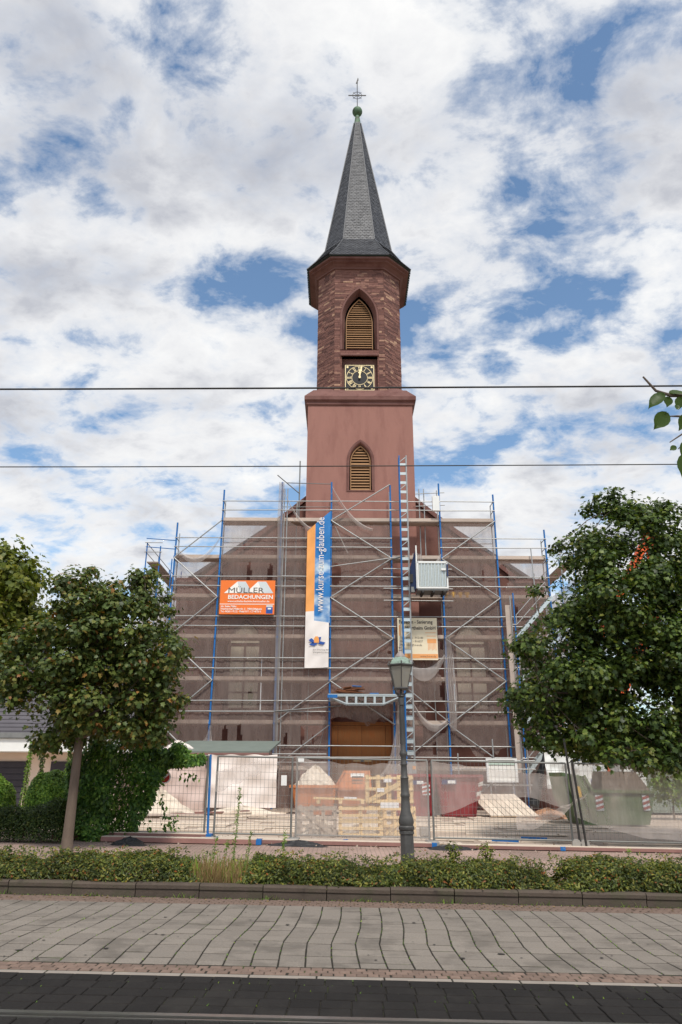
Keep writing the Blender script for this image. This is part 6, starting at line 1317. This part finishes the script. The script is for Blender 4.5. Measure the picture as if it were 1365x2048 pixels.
# tall weeds rising from the gap
for i, (x, y, h, lb) in enumerate(((-1.72, 12.9, 1.42, 'tallest weed stalk rising in front of the bare fence panel'), (-1.5, 12.8, .75, 'short weed stalk right of the tallest one'), (-2.05, 12.8, .7, 'short weed stalk left of the tallest one'), (-.95, 12.9, .8, 'weed stalk in front of the crates'), (-1.85, 12.7, .65, 'thin weed close to the tallest stalk'), (4.6, 12.85, .62, 'weed stalk rising from the right hedge'))):
    e = empty('tall_weed', (x, y, gz(x, y)), lb, 'weed', 'weeds behind the low hedge'); g = gz(x, y)
    MB().tube([(x, y, g), (x + .03, y, g + h * .5), (x + .07, y, g + h)], [.008, .006, .002], 5).build('stalk', lf_box, e)
    n = int(h * 130); t = RNG.random(n); r = .075 * (1 - t * .7); a = RNG.random(n) * 6.28; P = np.stack([x + .07 * t + r * .25 * np.cos(a), y + r * .25 * np.sin(a), g + h * (.3 + .7 * t)], 1); Nn = np.stack([np.cos(a), np.sin(a), np.full(n, .8)], 1)
    leaves('weed_leaves', P, Nn, .06, lf_box, e, -.3, False, .3, .25)
# yellow-leaved shoots in the hedge by the lamp
for i, (x, lb) in enumerate(((1.75, 'yellow-green shoot standing out of the hedge right of the lamp'), (2.25, 'second yellow-green shoot right of the lamp'))):
    e = empty('hedge_shoot', (x, 12.3, gz(x, 12.3) + .1), lb, 'shoot'); n = 160; v = ball(n); P = np.array((x, 12.3, gz(x, 12.3) + .58)) + v * np.array((.14, .12, .16)); leaves('shoot_leaves', P, v + np.array((0, 0, .8)), .07, lf_yellow, e, 0, False, .3, .5)
    MB().tube([(x, 12.3, gz(x, 12.3) + .1), (x, 12.3, gz(x, 12.3) + .6)], .008, 5).build('shoot_stem', m_bark, e)
# climber over the left fence
iv = empty('climbing_plant', (-5.6, 19.2, gz(-5.6, 19.2)), 'dense green climber covering the fence end behind the maple trunk', 'climber')
def ivy_h(x): return float(np.interp(x, [-7.0, -6.6, -6.0, -5.2, -4.6, -4.1, -3.6, -3.4], [.9, 2.15, 2.45, 2.5, 2.3, 2.2, 2.15, 1.95]))
def ivy_b(x): return float(np.interp(x, [-7.0, -5.4, -5.0, -4.6, -4.3, -3.4], [.0, .05, .2, .9, 1.75, 1.85]))
n = 17000; x = RNG.uniform(-6.75, -3.4, n); keepm = RNG.random(n) < np.interp(x, [-7, -5.2, -4.4, -3.4], [1, 1, .75, .35]); x = x[keepm]; n = len(x)
zt = np.array([ivy_h(q) for q in x]) * (1 + .06 * np.sin(x * 9)); zb = np.array([ivy_b(q) for q in x]); u = RNG.random(n); z = zb + (zt - zb) * u; bul = .25 + .35 * np.sin(x * 4.1 + z * 2.7) * np.sin(z * 3.3 + 1); y = 19.2 - np.abs(bul) * (1 - .5 * u) * RNG.random(n) ** .4 + RNG.normal(0, .05, n)
P = np.stack([x, y, z + .1], 1); Nn = np.stack([np.sin(x * 5), np.full(n, -1.), .6 + .5 * np.sin(z * 6)], 1); leaves('climber_foliage', P, Nn, .115, lf_ivy, iv, .6, False, .4, .6)
tx_, tn_ = [], []
for (sx_, sz_, ex_, ez_) in ((-4.6, 1.5, -3.9, .35), (-4.4, 1.0, -4.0, .3), (-4.9, .5, -4.1, .3), (-4.2, 1.9, -3.5, 1.5)):
    for t in np.linspace(0, 1, 26): tx_.append((sx_ + (ex_ - sx_) * t + random.gauss(0, .05), 19.15 + random.gauss(0, .03), sz_ + (ez_ - sz_) * t + .15 * math.sin(t * 9) + random.gauss(0, .05))); tn_.append((0, -1, .3))
leaves('trailing_shoots', np.array(tx_), np.array(tn_), .12, lf_ivy, iv, .6, False, .3, .6)['kind'] = 'stuff'
MB().tube([(-6.2, 19.3, .1), (-5.9, 19.25, 1.2), (-5.2, 19.25, 2.2), (-3.8, 19.25, 2.05)], [.04, .035, .03, .012], 6).build('climber_stem', m_bark, iv)
# clipped round bushes and slender columns at the left
for x, y, r, h, lb in ((-7.35, 19.8, .62, 1.75, 'round clipped bush next to the climber'), (-9.0, 19.8, .7, 1.7, 'round clipped bush at the left picture edge')):
    e = empty('round_bush', (x, y, gz(x, y)), lb, 'bush'); n = 20000; v = RNG.normal(0, 1, (n, 3)); v /= np.linalg.norm(v, axis=1)[:, None]; rr = (RNG.random(n) ** .1)[:, None]; P = np.array((x, y, h - r * 1.1)) + v * rr * np.array((r, r, r * 1.1)) * (1 + .05 * np.sin(v[:, [0]] * 9)); leaves('bush_foliage', P[P[:, 2] > .15], (v + np.array((0, 0, .3)))[P[:, 2] > .15], .065, lf_box, e, 0, False, .3, .7)
    MB().tube([(x, y, .1), (x, y, h * .5)], .04, 6).build('bush_stem', m_bark, e)
for i, (x, y, h, lb) in enumerate(((-8.35, 20.6, 2.5, 'tall thin column of greenery left of the round bushes'), (-7.95, 20.5, 2.2, 'second thin column shrub between the round bushes'), (-7.6, 21.5, 2.5, 'thin column shrub behind the right round bush'))):
    e = empty('column_shrub', (x, y, gz(x, y)), lb, 'shrub', 'slender column shrubs by the house'); n = 1300; t = RNG.random(n); a = RNG.random(n) * 6.28; r = .12 * (1 - t * .6) * RNG.random(n) ** .4; P = np.stack([x + r * np.cos(a), y + r * np.sin(a), .2 + t * (h - .2)], 1); leaves('column_foliage', P, np.stack([np.cos(a), np.sin(a), np.full(n, .6)], 1), .06, lf_box if i != 1 else lf_yew, e, -.2, False, .4, .5)
    MB().tube([(x, y, .1), (x, y, h * .8)], .02, 5).build('shrub_stem', m_bark, e)
# near tree outside the frame on the right whose twig tips reach into the picture
nt_ = empty('near_tree', (5.6, 3.4, 0), 'leafy twigs of a near tree reaching in at the upper right', 'tree')
MB().tube([(5.6, 3.4, -.15), (5.55, 3.4, 1.6), (5.4, 3.45, 2.9), (5.5, 3.6, 5.2)], [.14, .11, .09, .03], 10).build('trunk', m_bark, nt_, smooth=True)
def tw(pts, r): return MB().tube(pts, [r * (1 - .75 * i / (len(pts) - 1)) for i in range(len(pts))], 6)
tw([(5.42, 3.45, 2.8), (4.3, 3.55, 3.3), (3.000, 3.6, 3.55), (2.170, 3.6, 3.665), (1.850, 3.6, 3.665), (1.770, 3.6, 3.695), (1.710, 3.6, 3.785)], .02).build('twig', m_bark, nt_, smooth=True)
tw([(3.000, 3.6, 3.500), (2.270, 3.6, 3.505), (1.870, 3.6, 3.535), (1.820, 3.6, 3.535)], .012).build('twig', m_bark, nt_, smooth=True)
tw([(3.000, 3.6, 3.400), (2.270, 3.6, 3.455), (1.890, 3.6, 3.435), (1.800, 3.6, 3.375)], .012).build('twig', m_bark, nt_, smooth=True)
tw([(3.000, 3.6, 3.400), (2.170, 3.6, 3.385), (1.870, 3.6, 3.365), (1.840, 3.6, 3.335)], .01).build('twig', m_bark, nt_, smooth=True)
def big_leaf(p, d, nrm, l, w):
    p, d, nrm = Vector(p), Vector(d).normalized(), Vector(nrm).normalized(); s = d.cross(nrm).normalized(); nrm = s.cross(d); m = MB(); prof = [(0, .04), (.12, .3), (.3, .46), (.5, .48), (.68, .38), (.84, .18), (1.0, .0)]; vs = []
    for t, b in prof:
        c = p + d * (t * l) - nrm * (.22 * l * t * t)
        vs += [c + s * (b * w) + nrm * (.12 * w), c, c - s * (b * w) + nrm * (.12 * w)]
    m.add(vs, [(i * 3 + k, i * 3 + k + 1, i * 3 + k + 4, i * 3 + k + 3) for i in range(6) for k in range(2)]); return m.build('leaf', lf_near, nt_, smooth=True, recalc=False)
for q in (((1.800, 3.58, 3.665), (-.7, -.1, -.6), (-.2, -.9, .3), .13, .075), ((1.840, 3.6, 3.675), (.8, 0, .1), (0, -.7, .6), .13, .08), ((1.820, 3.58, 3.645), (-.1, 0, -1), (.2, -1, 0), .06, .06), ((1.890, 3.58, 3.645), (-.2, 0, -1), (-.1, -1, .1), .075, .06), ((1.800, 3.58, 3.545), (-.6, 0, -.75), (.1, -1, .1), .12, .09), ((1.860, 3.58, 3.565), (.1, 0, .6), (.1, -1, .1), .04, .03), ((1.900, 3.58, 3.535), (-.35, 0, -.9), (.3, -1, .1), .1, .07), ((1.890, 3.58, 3.435), (.1, 0, -.8), (0, -1, 0), .06, .06), ((1.855, 3.58, 3.365), (-.05, 0, -1), (.3, -1, 0), .085, .04), ((1.820, 3.58, 3.340), (-.7, 0, -.4), (0, -1, .2), .04, .035), ((1.890, 3.58, 3.305), (-.4, 0, -.9), (-.3, -.9, .2), .15, .1), ((1.910, 3.58, 3.285), (.3, 0, -.9), (.1, -1, .1), .12, .08), ((1.920, 3.58, 3.625), (.3, 0, -.8), (.1, -1, .1), .1, .07)): big_leaf(*q)
v = ball(900); leaves('crown', np.array((5.2, 3.7, 4.6)) + v * np.array((1.1, 1.1, 1.0)), v + np.array((0, 0, .6)), .11, lf_near, nt_, .6, False, .3, .6)

# weeds in the joints and along the kerb, fallen leaves
m = MB()
for i in range(1310):
    if i < 700: x = random.uniform(-6, 6); y = 11.42 + random.uniform(-.02, .02); h = random.uniform(.01, .04) * (2.2 if math.sin(x * 5) > .8 else .6)
    elif i < 1250: y = random.uniform(7.7, 10.9); x = round(random.uniform(-4, 4) / .252) * .252 + .03 + shift(y) + random.uniform(-.006, .006); h = random.uniform(.006, .02)
    else: y = random.choice((7.05, 6.85, 6.64, 6.43)) + random.uniform(-.01, .01); x = random.uniform(-3.6, 3.6); h = random.uniform(.006, .022)
    g = gz(x, y) - .002; a = random.uniform(0, 3.14); dx, dy = .006 * math.cos(a), .006 * math.sin(a); lx_, ly_ = random.gauss(0, h * .6), random.gauss(0, h * .6)
    m.add([(x - dx, y - dy, g), (x + dx, y + dy, g), (x + lx_, y + ly_, g + h)], [(0, 1, 2)])
tag(m.build('joint_weeds', lf_box, recalc=False), 'small weeds in the paving joints and along the kerb', 'weeds', kind='stuff')
n = 500; x = RNG.uniform(-7, 7, n); y = np.where(RNG.random(n) < .5, RNG.uniform(12.9, 18.6, n), RNG.uniform(11.0, 11.7, n)); P = np.stack([x, y, np.array([gz(a, b) + (.03 if b > 12 else (.19 if b > 11.45 else .012)) for a, b in zip(x, y)])], 1)
tag(leaves('fallen_leaves', P, np.tile((0., 0., 1.), (n, 1)), .05, lf_dry, None, 0, False, .15, .6), 'fallen dry leaves on the kerb and the pavement', 'leaves', kind='stuff')
